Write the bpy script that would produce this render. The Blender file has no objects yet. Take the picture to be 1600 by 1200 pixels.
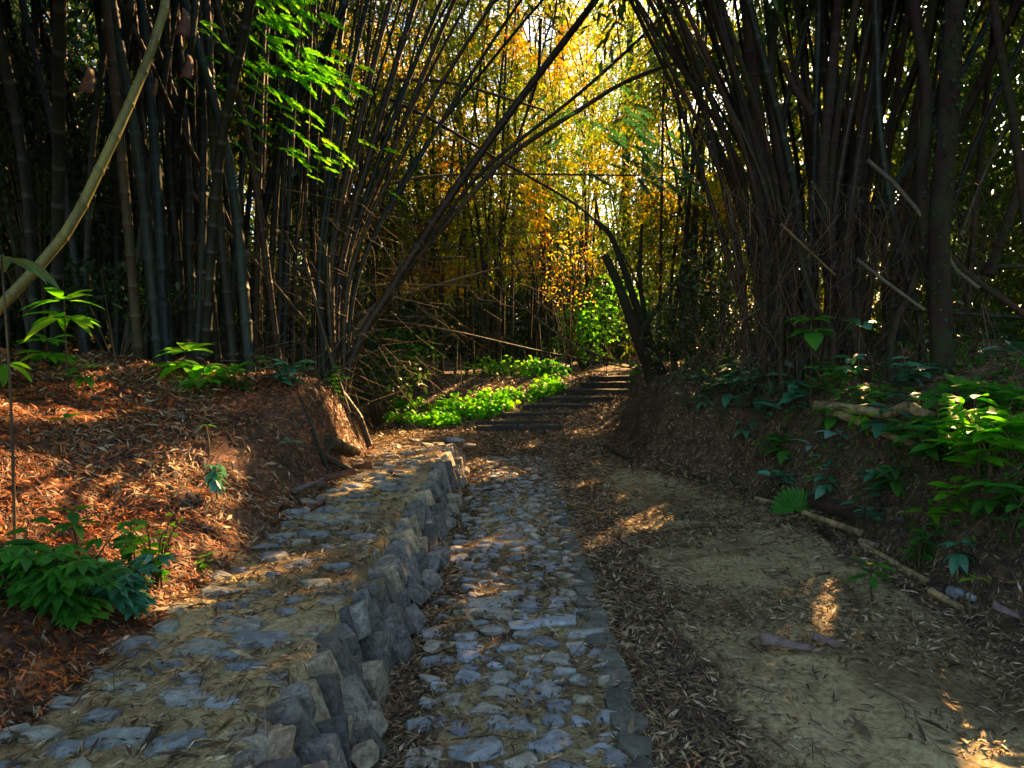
import bpy, bmesh, math, random
import numpy as np
from mathutils import Vector
R = math.radians
rng = np.random.default_rng(7)
random.seed(7)
sc = bpy.context.scene
col = sc.collection

# ------------------------------------------------------------------ camera
F = 1155.0
CAM = np.array([0.0, 0.0, 1.55])
PITCH = -math.atan(70 / F)
cd = bpy.data.cameras.new('camera'); cam = bpy.data.objects.new('camera', cd); col.objects.link(cam)
cd.lens = F / 1600 * 36; cd.sensor_width = 36; cd.clip_start = 0.05; cd.clip_end = 600
cam.location = CAM; cam.rotation_euler = (R(90) + PITCH, 0, 0)
sc.camera = cam

# ------------------------------------------------------------------ sky and sun
SUN_AZ, SUN_EL = R(30), R(30)          # azimuth from +Y towards +X
S = np.array([math.sin(SUN_AZ) * math.cos(SUN_EL), math.cos(SUN_AZ) * math.cos(SUN_EL), math.sin(SUN_EL)])
w = bpy.data.worlds.new('World'); sc.world = w; w.use_nodes = True
nt = w.node_tree
sky = nt.nodes.new('ShaderNodeTexSky'); sky.sky_type = 'NISHITA'; sky.sun_disc = False
sky.sun_elevation = SUN_EL; sky.sun_rotation = SUN_AZ; sky.air_density = 1.2; sky.dust_density = 1.5
nt.links.new(sky.outputs[0], nt.nodes['Background'].inputs[0])
nt.nodes['Background'].inputs[1].default_value = 0.078
sl = bpy.data.lights.new('sun', 'SUN'); so = bpy.data.objects.new('sun', sl); col.objects.link(so)
sl.energy = 5.0; sl.angle = R(0.5); sl.color = (1.0, 0.55, 0.21)
so.rotation_euler = Vector(S).to_track_quat('Z', 'Y').to_euler()
sc.view_settings.view_transform = 'Standard'; sc.view_settings.look = 'None'
sc.view_settings.exposure = 2.7; sc.view_settings.gamma = 1
cy = sc.cycles
cy.max_bounces = 8; cy.diffuse_bounces = 4; cy.glossy_bounces = 2; cy.transmission_bounces = 6
cy.transparent_max_bounces = 4; cy.use_denoising = True; cy.sample_clamp_indirect = 4
cy.caustics_reflective = False; cy.caustics_refractive = False

# ------------------------------------------------------------------ helpers
def at(px, py, Y):
    """point on the ray through photo pixel (px, py) at distance Y along +Y"""
    c, s_ = math.cos(PITCH), math.sin(PITCH)
    f = np.array([0, c, s_]); u = np.array([0, -s_, c]); r = np.array([1.0, 0, 0])
    d = f * F + r * (px - 800) + u * (600 - py)
    return CAM + d * (Y / d[1])

def vnoise(x, y, seed=0):
    xi = np.floor(x); yi = np.floor(y); xf = x - xi; yf = y - yi
    xf = xf * xf * (3 - 2 * xf); yf = yf * yf * (3 - 2 * yf)
    def h(a, b):
        v = np.sin(a * 127.1 + b * 311.7 + seed * 74.7) * 43758.5453
        return v - np.floor(v)
    return (h(xi, yi) * (1 - xf) + h(xi + 1, yi) * xf) * (1 - yf) + (h(xi, yi + 1) * (1 - xf) + h(xi + 1, yi + 1) * xf) * yf
def fbm(x, y, sc_, oc=4, seed=0):
    t = 0; a = 0.5
    for k in range(oc):
        t = t + a * (vnoise(x * sc_, y * sc_, seed + k) - 0.5); sc_ *= 2.03; a *= 0.5
    return t
def sstep(a, b, x):
    t = np.clip((x - a) / (b - a), 0, 1); return t * t * (3 - 2 * t)

XW = -0.77            # top edge of the stone wall
FL_Y = [-60, 2.0, 8.0, 8.8, 10.0, 11.5, 13, 16, 25, 200]
FL_X = [-1.6, -1.6, -1.55, -1.7, -2.6, -3.6, -4.6, -5.5, -6, -6]
FR_Y = [-60, 2, 6.0, 7.3, 8.1, 9.2, 11.0, 12.0, 13.0, 15, 18, 25, 200]
FR_X = [2.75, 2.6, 2.65, 2.45, 2.25, 1.6, 1.45, 1.9, 2.6, 3.3, 4.2, 6, 6]
def terrain(x, y):
    x = np.asarray(x, float); y = np.asarray(y, float)
    n1 = fbm(x, y, 1.3, 5, 3); n2 = fbm(x, y, 0.35, 3, 9); n3 = fbm(x, y, 6.0, 3, 15)
    base = 0.74 * np.clip((y - 12.45) / 2.75, 0, 1) + 0.26 * sstep(15.6, 23, y)
    rut = -0.03 * np.exp(-((x - 1.25 - 0.15 * np.sin(y * .7)) / .16) ** 2) * (y < 10) - 0.02 * np.exp(-((x - 2.0 - 0.1 * np.sin(y * .9)) / .2) ** 2) * (y < 9)
    path = base + rut + (0.03 + 0.05 * sstep(12, 14, y) * (x < -0.5)) * n1 + 0.018 * n3 - 0.035 * np.exp(-((x + 0.5) / 0.14) ** 2) * (y < 8.6) 
    # ledge behind the stone wall
    led = 0.31 * (1 - sstep(8.5, 9.3, y)) * sstep(XW + 0.05, XW - 0.03, x)
    z = path + led
    # left bank
    fx = np.interp(y, FL_Y, FL_X) + 0.25 * n2
    t = np.maximum(fx - x, 0)
    steep = sstep(4.0, 7.5, y)
    hl = (1 - steep) * (0.42 * t + 0.06 * sstep(0, .3, t)) + steep * (0.74 * sstep(0, 0.5, t) + 0.19 * t)
    cap = 1.45 - 0.45 * sstep(9, 14, y)
    hl = cap * np.tanh(hl / cap * 1.0) 
    z = z + hl * (1 + 0.15 * n1) + sstep(0.1, 0.8, t) * (0.26 * n1 + 0.08 * n3)
    # right bank
    fr = np.interp(y, FR_Y, FR_X) + 0.22 * n2
    t = np.maximum(x - fr, 0)
    hr = 0.85 * sstep(0, 0.5, t) + 0.22 * np.minimum(t, 2.2)
    hr = hr * (1 - 0.45 * sstep(11.5, 16, y))
    z = z + hr * (1 + 0.2 * n1) + sstep(0.1, 0.7, t) * (0.28 * n1 + 0.10 * n3)
    far = sstep(30, 120, np.hypot(x, y))
    return z + far * 6 * (0.4 + n2)
def tz(x, y): return float(terrain(np.array([x]), np.array([y]))[0])
def unit_(v): return v / np.linalg.norm(v)
def hit(px, py):
    """the ground point seen at photo pixel (px, py)"""
    ys = np.arange(1.5, 45, 0.02)
    o = CAM; d = at(px, py, 1.0) - o
    P = o[None] + d[None] * ys[:, None]
    below = P[:, 2] < terrain(P[:, 0], P[:, 1])
    k = int(np.argmax(below)) if below.any() else len(ys) - 1
    return P[k]

# gaps in the canopy along the sun's direction: (photo pixel of the lit ground, radius m)
GAPS = [(hit(a, b), r) for a, b, r in [
    (40, 800, .55), (130, 815, .50), (60, 770, .5), (180, 790, .45), (10, 750, .35), (210, 830, .3), (20, 640, .25), (110, 655, .2), (140, 540, .3), (300, 590, .3),
    (585, 692, .6), (560, 712, .5), (620, 698, .6), (640, 712, .45), (575, 745, .3), (540, 770, .16), (555, 655, .35), (600, 690, .4), (730, 737, .38), (780, 745, .25), (690, 735, .3),
    (995, 822, .26), (1160, 940, .15), (1290, 930, .13), (1292, 960, .13), (1290, 985, .13), (1222, 938, .09),
    (1330, 990, .12), (1440, 990, .16), (1430, 1000, .15), (960, 600, .35), (1000, 650, .3), (700, 640, .6), (760, 632, .6), (640, 655, .5), (830, 610, .6),
    (760, 585, .8), (700, 585, .7), (870, 572, .7), (820, 700, .15), (900, 760, .15), (450, 880, .12), (380, 910, .1), (745, 940, .12),
    (690, 880, .12), (760, 850, .1), (250, 900, .35), (960, 575, .5), (1450, 950, .1), (960, 780, .13), (870, 720, .12)]]
GAPS += [(at(*a), r) for a, r in [((100, 475, 5.6), .22), ((75, 535, 5.2), .22), ((20, 580, 3.6), .22), ((290, 560, 6.6), .35), ((250, 860, 3.9), .3),
    ((1470, 535, 5.4), .25), ((1550, 640, 4.2), .22), ((470, 110, 7.6), .4), ((490, 230, 7.6), .35), ((560, 600, 8.2), .3),
    ((120, 330, 4.2), .25), ((200, 170, 4.2), .25), ((1310, 680, 6.2), .2), ((540, 500, 8.4), .3), ((500, 380, 8.6), .35)]]
LEAF_GAPS = [(at(px, py, Y_), r) for px, py, Y_, r in [(640, 120, 17.5, 1.0), (700, 60, 17.5, 1.1), (720, 200, 17.5, 1.1), (790, 110, 17.5, 1.1), (800, 250, 17.5, 1.0), (860, 170, 17.5, 1.1), (930, 90, 17.5, 1.1), (950, 240, 18, 1.0), (640, 260, 17, .8), (880, 330, 17.5, .8),
    (920, 420, 17.5, .7), (1030, 330, 16.5, .7), (560, 80, 16.5, .8), (720, 330, 17, .7), (1060, 470, 16, .7), (950, 520, 18, .8), (1020, 120, 16.5, .8), (620, 30, 17, .9), (880, 20, 17.5, 1.0)]]
SKYDIR = unit_(at(842, 45, 1.0) - CAM)
def leaf_gap(P):
    m = np.zeros(len(P), bool)
    for G, r in LEAF_GAPS:
        v = P - G; t = v @ S; q = v - t[:, None] * S
        m |= (t > 1.2) & ((q ** 2).sum(1) < r * r) & (rng.random(len(P)) < .68)
    v = P - CAM; t = v @ SKYDIR; q = v - t[:, None] * SKYDIR     # the opening in the crowns above the path
    return m | ((t > 12) & ((q ** 2).sum(1) < (.022 * t) ** 2) & (rng.random(len(P)) < .9))
def sun_gap(P, k=1.0):
    m = np.zeros(len(P), bool)
    for G, r in GAPS:
        v = P - G; t = v @ S; q = v - t[:, None] * S
        m |= (t > 0.8) & ((q ** 2).sum(1) < (r * k) ** 2)
    return m

def clear_of_gaps(P, k=0.7):
    return not sun_gap(np.asarray(P), k).any()
def try_clear(make, k=0.7, tries=10):
    for _ in range(tries):
        P = make(); C, _l = spline(P, 60)
        if clear_of_gaps(C, k): return P
    return P
def raw_mesh(name, V, faces_flat, n, mats, smooth=False):
    """V (N,3); faces_flat: corner indices of equal n-gons"""
    me = bpy.data.meshes.new(name)
    nf = len(faces_flat) // n
    me.vertices.add(len(V)); me.vertices.foreach_set('co', np.ascontiguousarray(V, dtype=np.float32).ravel())
    me.loops.add(len(faces_flat)); me.loops.foreach_set('vertex_index', np.asarray(faces_flat, dtype=np.int32))
    me.polygons.add(nf); me.polygons.foreach_set('loop_start', np.arange(0, nf * n, n, dtype=np.int32))
    if smooth: me.polygons.foreach_set('use_smooth', np.ones(nf, bool))
    me.update(calc_edges=True)
    for m in (mats if isinstance(mats, (list, tuple)) else [mats]): me.materials.append(m)
    return me
def link(name, me, parent=None, origin=None):
    o = bpy.data.objects.new(name, me); col.objects.link(o)
    if parent is not None: o.parent = parent
    return o
def tag(o, label=None, cat=None, group=None, kind=None):
    if label: o['label'] = label
    if cat: o['category'] = cat
    if group: o['group'] = group
    if kind: o['kind'] = kind
    return o
def empty(name, loc, label, cat, group=None):
    o = bpy.data.objects.new(name, None); col.objects.link(o)
    o.location = tuple(float(v) for v in loc); o.empty_display_size = 0.1
    return tag(o, label, cat, group)

def unit(v): return v / (np.linalg.norm(v, axis=-1, keepdims=True) + 1e-9)
def spline(pts, n):
    """Catmull-Rom through pts, n samples evenly spaced in length"""
    P = np.array(pts, float)
    if len(P) == 2: P = np.array([P[0], (P[0] + P[1]) / 2, P[1]])
    Q = np.vstack([2 * P[0] - P[1], P, 2 * P[-1] - P[-2]]); out = []
    for i in range(1, len(Q) - 2):
        t = np.linspace(0, 1, 24, endpoint=False)[:, None]
        a, b, c, d = Q[i - 1], Q[i], Q[i + 1], Q[i + 2]
        out.append(0.5 * (2 * b + (c - a) * t + (2 * a - 5 * b + 4 * c - d) * t ** 2 + (3 * b - a - 3 * c + d) * t ** 3))
    out = np.vstack(out + [P[-1:]])
    L = np.concatenate([[0], np.cumsum(np.linalg.norm(np.diff(out, axis=0), axis=1))])
    s = np.linspace(0, L[-1], n)
    return np.stack([np.interp(s, L, out[:, k]) for k in range(3)], 1), L[-1]
def tube_arrays(P, rad, sides, caps=True):
    n = len(P); T = unit(np.gradient(P, axis=0))
    up = np.array([0.31, 0.17, 0.93]); 
    if abs(T[:, 2]).mean() > 0.8: up = np.array([1.0, 0.1, 0.05])
    A = unit(np.cross(T, up)); B = np.cross(T, A)
    a = np.linspace(0, 2 * math.pi, sides, endpoint=False)
    rad = np.broadcast_to(rad, (n,)) if np.ndim(rad) < 2 else rad
    rr = rad[:, None, None] if rad.ndim == 1 else rad[:, :, None]
    V = P[:, None] + rr * (np.cos(a)[None, :, None] * A[:, None] + np.sin(a)[None, :, None] * B[:, None])
    V = V.reshape(-1, 3)
    i = np.arange(n - 1)[:, None] * sides; j = np.arange(sides)[None]; k = (j + 1) % sides
    Fc = np.stack([i + j, i + k, i + sides + k, i + sides + j], -1).reshape(-1)
    return V, Fc
def culm_mesh(name, pts, r0, r1, mat, node=0.32, sides=7, hollow=True):
    L = spline(pts, 3)[1]
    nn = max(2, int(L / node)); 
    s = []; f = []; m = []
    for k in range(nn):
        b = k / nn
        for q, g, mk in ((0.0, 1.13, 1.0), (0.045, 1.0, 0.75), (0.14, 0.965, 0.0), (0.9, 0.975, 0.0), (0.965, 1.04, 0.35)):
            s.append(b + q / nn); f.append(g); m.append(mk)
    s.append(1.0); f.append(1.1); m.append(1.0)
    C, _ = spline(pts, 400); u = np.linspace(0, 1, 400); s = np.array(s)
    P = np.stack([np.interp(s, u, C[:, k]) for k in range(3)], 1)
    rad = (r0 + (r1 - r0) * s) * np.array(f)
    V, Fc = tube_arrays(P, rad, sides)
    # closed ends: a slightly sunk ring (hollow look)
    n = len(V)
    ends = []
    for e, (c, rr) in enumerate(((0, -1), (len(P) - 1, 1))):
        ring = np.arange(sides) + c * sides
        cen = P[c] + 0.0 * P[c]
        V = np.vstack([V, cen[None]])
        for j in range(sides):
            a, b = ring[j], ring[(j + 1) % sides]
            ends += [b, a, n + e, n + e] if e == 0 else [a, b, n + e, n + e]
    # degenerate quads avoided: build as one mesh with mixed faces
    me = bpy.data.meshes.new(name)
    tri = np.array(ends).reshape(-1, 4)[:, :3].ravel()
    loops = np.concatenate([Fc, tri]); nq = len(Fc) // 4; ntri = len(tri) // 3
    st = np.concatenate([np.arange(nq) * 4, nq * 4 + np.arange(ntri) * 3]).astype(np.int32)
    me.vertices.add(len(V)); me.vertices.foreach_set('co', V.astype(np.float32).ravel())
    me.loops.add(len(loops)); me.loops.foreach_set('vertex_index', loops.astype(np.int32))
    me.polygons.add(nq + ntri); me.polygons.foreach_set('loop_start', st)
    sm = np.ones(nq + ntri, bool); sm[nq:] = False
    me.polygons.foreach_set('use_smooth', sm)
    me.update(calc_edges=True)
    at_ = me.attributes.new('node', 'FLOAT', 'POINT')
    at_.data.foreach_set('value', np.concatenate([np.repeat(m, sides), [0, 0]]).astype(np.float32))
    me.materials.append(mat)
    return me, P

# ---- leaves
def bamboo_leaves(P, D, L, W, droop=0.15):
    """flat lance leaf of one quad each"""
    n = len(P); r = rng.normal(size=(n, 3)); Sd = unit(np.cross(D, r)); N = np.cross(Sd, D)
    L = L[:, None]; W = W[:, None]
    a = P; b = P + D * L * 0.38 + Sd * W / 2; c = P + D * L - np.array([0, 0, 1.0]) * L * droop; d = P + D * L * 0.38 - Sd * W / 2
    V = np.stack([a, b, c, d], 1).reshape(-1, 3)
    return V, np.arange(4 * n)
def sprays(C, dirs, k, L, W, spread=0.8, length=0.35, fall=0.5):
    """k leaves along a short drooping twig at each centre"""
    n = len(C); k_ = np.repeat(np.arange(n), k); u = np.tile(np.linspace(0.1, 1, k), n)
    tw = unit(dirs + rng.normal(size=dirs.shape) * 0.3)
    P = C[k_] + tw[k_] * (u * length)[:, None] - np.array([0, 0, 1.0]) * (u ** 2 * length * 0.4)[:, None]
    D = unit(tw[k_] + rng.normal(size=(n * k, 3)) * spread - np.array([0, 0, fall]))
    Ls = L * rng.uniform(0.6, 1.25, n * k); Ws = W * rng.uniform(0.7, 1.2, n * k)
    return P, D, Ls, Ws
def leaf_mesh(name, P, D, L, W, mat, cull=True, k=1.0):
    if cull:
        m = ~(sun_gap(P, k) | leaf_gap(P)); P, D, L, W = P[m], D[m], L[m], W[m]
    V, Fc = bamboo_leaves(P, D, L, W)
    return raw_mesh(name, V, Fc, 4, mat)
LEAF_ROWS = 6
def broad_leaves(P, D, N, L, W, fold=0.25, curl=0.25, teeth=0.0, shape=0.75):
    """curved, keeled blade with a midrib: 3 x LEAF_ROWS vertices each"""
    n = len(P); D = unit(D); Sd = unit(np.cross(D, N)); N = np.cross(Sd, D)
    u = np.linspace(0, 1, LEAF_ROWS); wp = np.sin(np.pi * u ** shape) ** 0.85; wp[0] = 0.06; wp[-1] = 0.02
    V = np.zeros((n, LEAF_ROWS, 3, 3))
    L = np.asarray(L)[:, None, None]; W = np.asarray(W)[:, None, None]
    base = P[:, None] + D[:, None] * (u[None, :, None] * L) - N[:, None] * (curl * L * (u ** 2)[None, :, None])
    half = Sd[:, None] * (W / 2) * wp[None, :, None]; lift = N[:, None] * (W / 2) * fold * wp[None, :, None]
    V[:, :, 0] = base - half + lift; V[:, :, 1] = base; V[:, :, 2] = base + half + lift
    V = V.reshape(-1, 3)
    q = []
    for r_ in range(LEAF_ROWS - 1):
        for c in range(2):
            a = r_ * 3 + c; q += [a, a + 1, a + 4, a + 3]
    q = np.array(q)[None] + (np.arange(n) * LEAF_ROWS * 3)[:, None]
    return V, q.ravel()

# ------------------------------------------------------------------ materials
def newmat(name):
    m = bpy.data.materials.new(name); m.use_nodes = True; t = m.node_tree
    return m, t, t.nodes['Principled BSDF'], t.nodes['Material Output']
def N_(t, ty, **kw):
    n = t.nodes.new('ShaderNode' + ty)
    for k, v in kw.items():
        if k in n.inputs.keys(): n.inputs[k].default_value = v
        else: setattr(n, k, v)
    return n
def ramp(t, stops, fac=None, interp='LINEAR'):
    r = t.nodes.new('ShaderNodeValToRGB'); r.color_ramp.interpolation = interp
    e = r.color_ramp.elements
    while len(e) < len(stops): e.new(0.5)
    for i, (p, c) in enumerate(stops): e[i].position = p; e[i].color = (*c, 1)
    if fac is not None: t.links.new(fac, r.inputs[0])
    return r
def mix(t, a, b, fac, blend='MIX'):
    m = t.nodes.new('ShaderNodeMix'); m.data_type = 'RGBA'; m.blend_type = blend
    for s_, v in ((m.inputs[0], fac), (m.inputs[6], a), (m.inputs[7], b)):
        if isinstance(v, (tuple, list)): s_.default_value = (*v, 1)
        elif isinstance(v, (int, float)): s_.default_value = v
        else: t.links.new(v, s_)
    return m.outputs[2]
def mth(t, op, a, b=None, c=None):
    m = t.nodes.new('ShaderNodeMath'); m.operation = op
    for i, v in enumerate((a, b, c)):
        if v is None: continue
        if isinstance(v, (int, float)): m.inputs[i].default_value = v
        else: t.links.new(v, m.inputs[i])
    return m.outputs[0]
def leaf_mat(name, stops, transl=0.5, rough=0.45, patch=0.5, tint=(1.25, 1.15, 0.7), scale=0.55, spec=0.35):
    m, t, p, o = newmat(name)
    g = N_(t, 'NewGeometry'); no = N_(t, 'TexNoise', Scale=scale, Detail=2.0)
    t.links.new(g.outputs['Position'], no.inputs['Vector'])
    k = mth(t, 'MULTIPLY_ADD', no.outputs['Fac'], 2.4, -0.7)
    f = mth(t, 'ADD', mth(t, 'MULTIPLY', k, patch), mth(t, 'MULTIPLY', g.outputs['Random Per Island'], 1 - patch))
    r = ramp(t, stops, f)
    t.links.new(r.outputs[0], p.inputs['Base Color']); p.inputs['Roughness'].default_value = rough
    p.inputs['Specular IOR Level'].default_value = spec
    tr = N_(t, 'BsdfTranslucent'); t.links.new(mix(t, r.outputs[0], (*tint,), 1.0, 'MULTIPLY'), tr.inputs['Color'])
    ms = N_(t, 'MixShader'); ms.inputs[0].default_value = transl
    t.links.new(p.outputs[0], ms.inputs[1]); t.links.new(tr.outputs[0], ms.inputs[2]); t.links.new(ms.outputs[0], o.inputs['Surface'])
    return m
def culm_mat(name, c1, c2, ring=(0.30, 0.28, 0.2), rough=0.45, moss=None):
    m, t, p, o = newmat(name)
    oi = N_(t, 'ObjectInfo'); g = N_(t, 'NewGeometry')
    base = mix(t, c1, c2, oi.outputs['Random'])
    no = N_(t, 'TexNoise', Scale=7.0, Detail=5.0, Roughness=0.65)
    mp = N_(t, 'Mapping'); mp.inputs['Scale'].default_value = (1, 1, 0.22)
    t.links.new(g.outputs['Position'], mp.inputs[0]); t.links.new(mp.outputs[0], no.inputs[0])
    st = ramp(t, [(0.3, (0.45, 0.4, 0.35)), (0.5, (1, 1, 1)), (0.72, (1.7, 1.6, 1.25))], no.outputs['Fac'])
    c = mix(t, base, st.outputs[0], 1.0, 'MULTIPLY')
    if moss:
        n3 = N_(t, 'TexNoise', Scale=3.0, Detail=6.0); t.links.new(g.outputs['Position'], n3.inputs[0])
        c = mix(t, c, moss, ramp(t, [(0.45, (0, 0, 0)), (0.6, (1, 1, 1))], n3.outputs['Fac']).outputs[0])
    a = N_(t, 'Attribute'); a.attribute_name = 'node'
    c = mix(t, c, ring, mth(t, 'MULTIPLY', a.outputs['Fac'], 0.55))
    t.links.new(c, p.inputs['Base Color']); p.inputs['Roughness'].default_value = rough + .1; p.inputs['Specular IOR Level'].default_value = 0.3
    n2 = N_(t, 'TexNoise', Scale=60.0, Detail=4.0); mp2 = N_(t, 'Mapping'); mp2.inputs['Scale'].default_value = (1, 1, 0.12)
    t.links.new(g.outputs['Position'], mp2.inputs[0]); t.links.new(mp2.outputs[0], n2.inputs[0])
    b = N_(t, 'Bump', Strength=0.35, Distance=0.01); t.links.new(n2.outputs['Fac'], b.inputs['Height']); t.links.new(b.outputs[0], p.inputs['Normal'])
    return m
def island_mat(name, stops, rough=0.8, nscale=20, bump=0.3, bdist=0.01, spec=0.4, var=0.6, transl=0.0):
    m, t, p, o = newmat(name)
    g = N_(t, 'NewGeometry'); r = ramp(t, stops, g.outputs['Random Per Island'])
    no = N_(t, 'TexNoise', Scale=nscale, Detail=8.0, Roughness=0.65); t.links.new(g.outputs['Position'], no.inputs[0])
    v = ramp(t, [(0.25, (1 - var,) * 3), (0.75, (1 + var,) * 3)], no.outputs['Fac'])
    c = mix(t, r.outputs[0], v.outputs[0], 1.0, 'MULTIPLY')
    t.links.new(c, p.inputs['Base Color']); p.inputs['Roughness'].default_value = rough; p.inputs['Specular IOR Level'].default_value = spec
    b = N_(t, 'Bump', Strength=bump, Distance=bdist); t.links.new(no.outputs['Fac'], b.inputs['Height']); t.links.new(b.outputs[0], p.inputs['Normal'])
    if transl:
        tr = N_(t, 'BsdfTranslucent'); t.links.new(c, tr.inputs['Color']); ms = N_(t, 'MixShader'); ms.inputs[0].default_value = transl
        t.links.new(p.outputs[0], ms.inputs[1]); t.links.new(tr.outputs[0], ms.inputs[2]); t.links.new(ms.outputs[0], o.inputs['Surface'])
    return m
M = {}
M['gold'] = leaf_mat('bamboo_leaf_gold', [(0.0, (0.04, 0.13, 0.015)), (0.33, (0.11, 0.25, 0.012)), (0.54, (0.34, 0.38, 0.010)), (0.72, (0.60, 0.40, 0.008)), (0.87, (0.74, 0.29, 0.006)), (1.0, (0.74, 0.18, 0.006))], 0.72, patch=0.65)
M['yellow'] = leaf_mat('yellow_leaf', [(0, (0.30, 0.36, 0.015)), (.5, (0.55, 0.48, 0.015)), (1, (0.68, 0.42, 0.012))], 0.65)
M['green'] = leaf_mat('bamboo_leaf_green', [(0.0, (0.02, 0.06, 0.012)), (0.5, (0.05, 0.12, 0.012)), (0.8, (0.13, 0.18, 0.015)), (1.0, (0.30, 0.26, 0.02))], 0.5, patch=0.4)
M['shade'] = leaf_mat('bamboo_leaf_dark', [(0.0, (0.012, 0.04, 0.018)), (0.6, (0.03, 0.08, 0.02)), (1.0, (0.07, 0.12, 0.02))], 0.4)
M['plant'] = leaf_mat('plant_leaf', [(0.0, (0.02, 0.11, 0.025)), (0.6, (0.06, 0.24, 0.02)), (1.0, (0.16, 0.36, 0.03))], 0.5, rough=0.5, scale=2, tint=(1.3, 1.6, 0.6), spec=0.25)
M['teal'] = leaf_mat('plant_leaf_bluish', [(0.0, (0.03, 0.13, 0.07)), (0.7, (0.07, 0.26, 0.14)), (1.0, (0.14, 0.38, 0.20))], 0.25, rough=0.3, scale=2, tint=(1, 1.3, .6), spec=0.6)
M['pale'] = leaf_mat('plant_leaf_pale', [(0.0, (0.10, 0.26, 0.20)), (1.0, (0.22, 0.42, 0.36))], 0.25, rough=0.3, spec=0.6)
M['bright'] = leaf_mat('sapling_leaf', [(0.0, (0.08, 0.32, 0.015)), (0.6, (0.17, 0.46, 0.02)), (1.0, (0.42, 0.54, 0.03))], 0.65, rough=0.4, scale=2, tint=(1.2, 1.5, 0.5), spec=0.2)
M['culm_dark'] = culm_mat('bamboo_culm_dark_green', (0.007, 0.016, 0.011), (0.016, 0.02, 0.01), (0.05, .06, .045))
M['culm_blue'] = culm_mat('bamboo_culm_blue_green', (0.008, 0.02, 0.022), (0.010, 0.021, 0.012), (0.035, .05, .05))
M['culm_brown'] = culm_mat('bamboo_culm_brown', (0.024, 0.016, 0.008), (0.033, 0.027, 0.011), (0.07, .055, .03))
M['culm_olive'] = culm_mat('bamboo_culm_olive', (0.115, 0.12, 0.035), (0.115, 0.12, 0.035), (0.05, 0.045, 0.02))
M['culm_mossy'] = culm_mat('bamboo_culm_mossy', (0.030, 0.017, 0.011), (0.046, 0.027, 0.016), (0.05, .035, .022), 0.85, (0.024, 0.028, 0.012))
M['culm_dry'] = culm_mat('dry_culm_tan', (0.11, 0.075, 0.033), (0.085, 0.068, 0.033), (0.06, .04, .02), 0.6)
M['culm_pale'] = culm_mat('dry_culm_pale', (0.085, 0.08, 0.055), (0.085, 0.08, 0.055), (0.05, .045, .03), 0.6)
M['culm_fallen'] = culm_mat('fallen_culm_tan', (0.36, 0.25, 0.11), (0.28, 0.24, 0.15), (0.14, .09, .04), 0.6)
M['culm_far'] = culm_mat('far_culm', (0.015, 0.02, 0.011), (0.035, 0.04, 0.018), (.06, .06, .035))
M['bark'] = culm_mat('bark', (0.022, 0.015, 0.010), (0.030, 0.020, 0.013), (0.025, 0.018, 0.012), 0.9, (0.022, 0.028, 0.010))
M['twig'] = culm_mat('twig', (0.06, 0.045, 0.025), (0.09, 0.07, 0.035), (0.08, .06, .04), 0.8)
M['root'] = island_mat('hanging_root', [(0, (0.03, 0.02, 0.012)), (0.6, (0.07, 0.05, 0.026)), (1, (0.18, 0.13, 0.07))], 0.9)
M['sheath'] = island_mat('culm_sheath', [(0, (0.20, 0.10, 0.06)), (1, (0.15, 0.075, 0.045))], 0.6, 30, 0.3, transl=0.25)
M['stone'] = island_mat('wall_stone', [(0, (0.11, 0.11, 0.10)), (0.3, (0.29, 0.28, 0.24)), (0.5, (0.14, 0.13, 0.10)), (0.68, (0.36, 0.34, 0.28)), (0.86, (0.50, 0.39, 0.22)), (1, (0.28, 0.30, 0.30))], 0.65, 30, 1.0, 0.05, 0.4, 0.75)
M['cobble'] = island_mat('paving_stone', [(0, (0.15, 0.17, 0.19)), (0.4, (0.24, 0.26, 0.27)), (0.7, (0.32, 0.29, 0.21)), (0.9, (0.25, 0.28, 0.31)), (1, (0.36, 0.39, 0.42))], 0.5, 18, 0.9, 0.02, 0.5, 0.6)
M['ledge_stone'] = island_mat('ledge_stone', [(0, (0.13, 0.15, 0.16)), (0.5, (0.20, 0.22, 0.21)), (0.8, (0.28, 0.26, 0.17)), (1, (0.24, 0.27, 0.29))], 0.6, 18, 0.9, 0.02, 0.4, 0.6)
M['kerb'] = island_mat('kerb_stone', [(0, (0.09, 0.09, 0.07)), (1, (0.15, 0.145, 0.11))], 0.8, 18, 0.8, 0.02, 0.3, 0.6)
M['sheath_pale'] = island_mat('pale_sheath', [(0, (0.22, 0.15, 0.12)), (1, (0.18, 0.13, 0.11))], 0.6, 30, 0.3, transl=0.2)
M['step'] = island_mat('step_stone', [(0, (0.05, 0.045, 0.035)), (1, (0.10, 0.09, 0.065))], 0.9, 14, 0.6, 0.02)
M['litter_l'] = island_mat('fallen_leaf_red', [(0, (0.025, 0.015, 0.009)), (0.35, (0.075, 0.036, 0.018)), (0.55, (0.17, 0.055, 0.018)), (0.75, (0.46, 0.11, 0.016)), (0.9, (0.50, 0.15, 0.025)), (0.96, (0.26, 0.16, 0.09)), (1, (0.48, 0.36, 0.23))], 0.55, 30, 0.2, transl=0.2)
M['litter_r'] = island_mat('fallen_leaf_brown', [(0, (0.045, 0.03, 0.018)), (0.35, (0.13, 0.085, 0.04)), (0.65, (0.25, 0.16, 0.07)), (0.88, (0.40, 0.28, 0.14)), (1, (0.52, 0.44, 0.30))], 0.55, 30, 0.2, transl=0.15)

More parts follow.
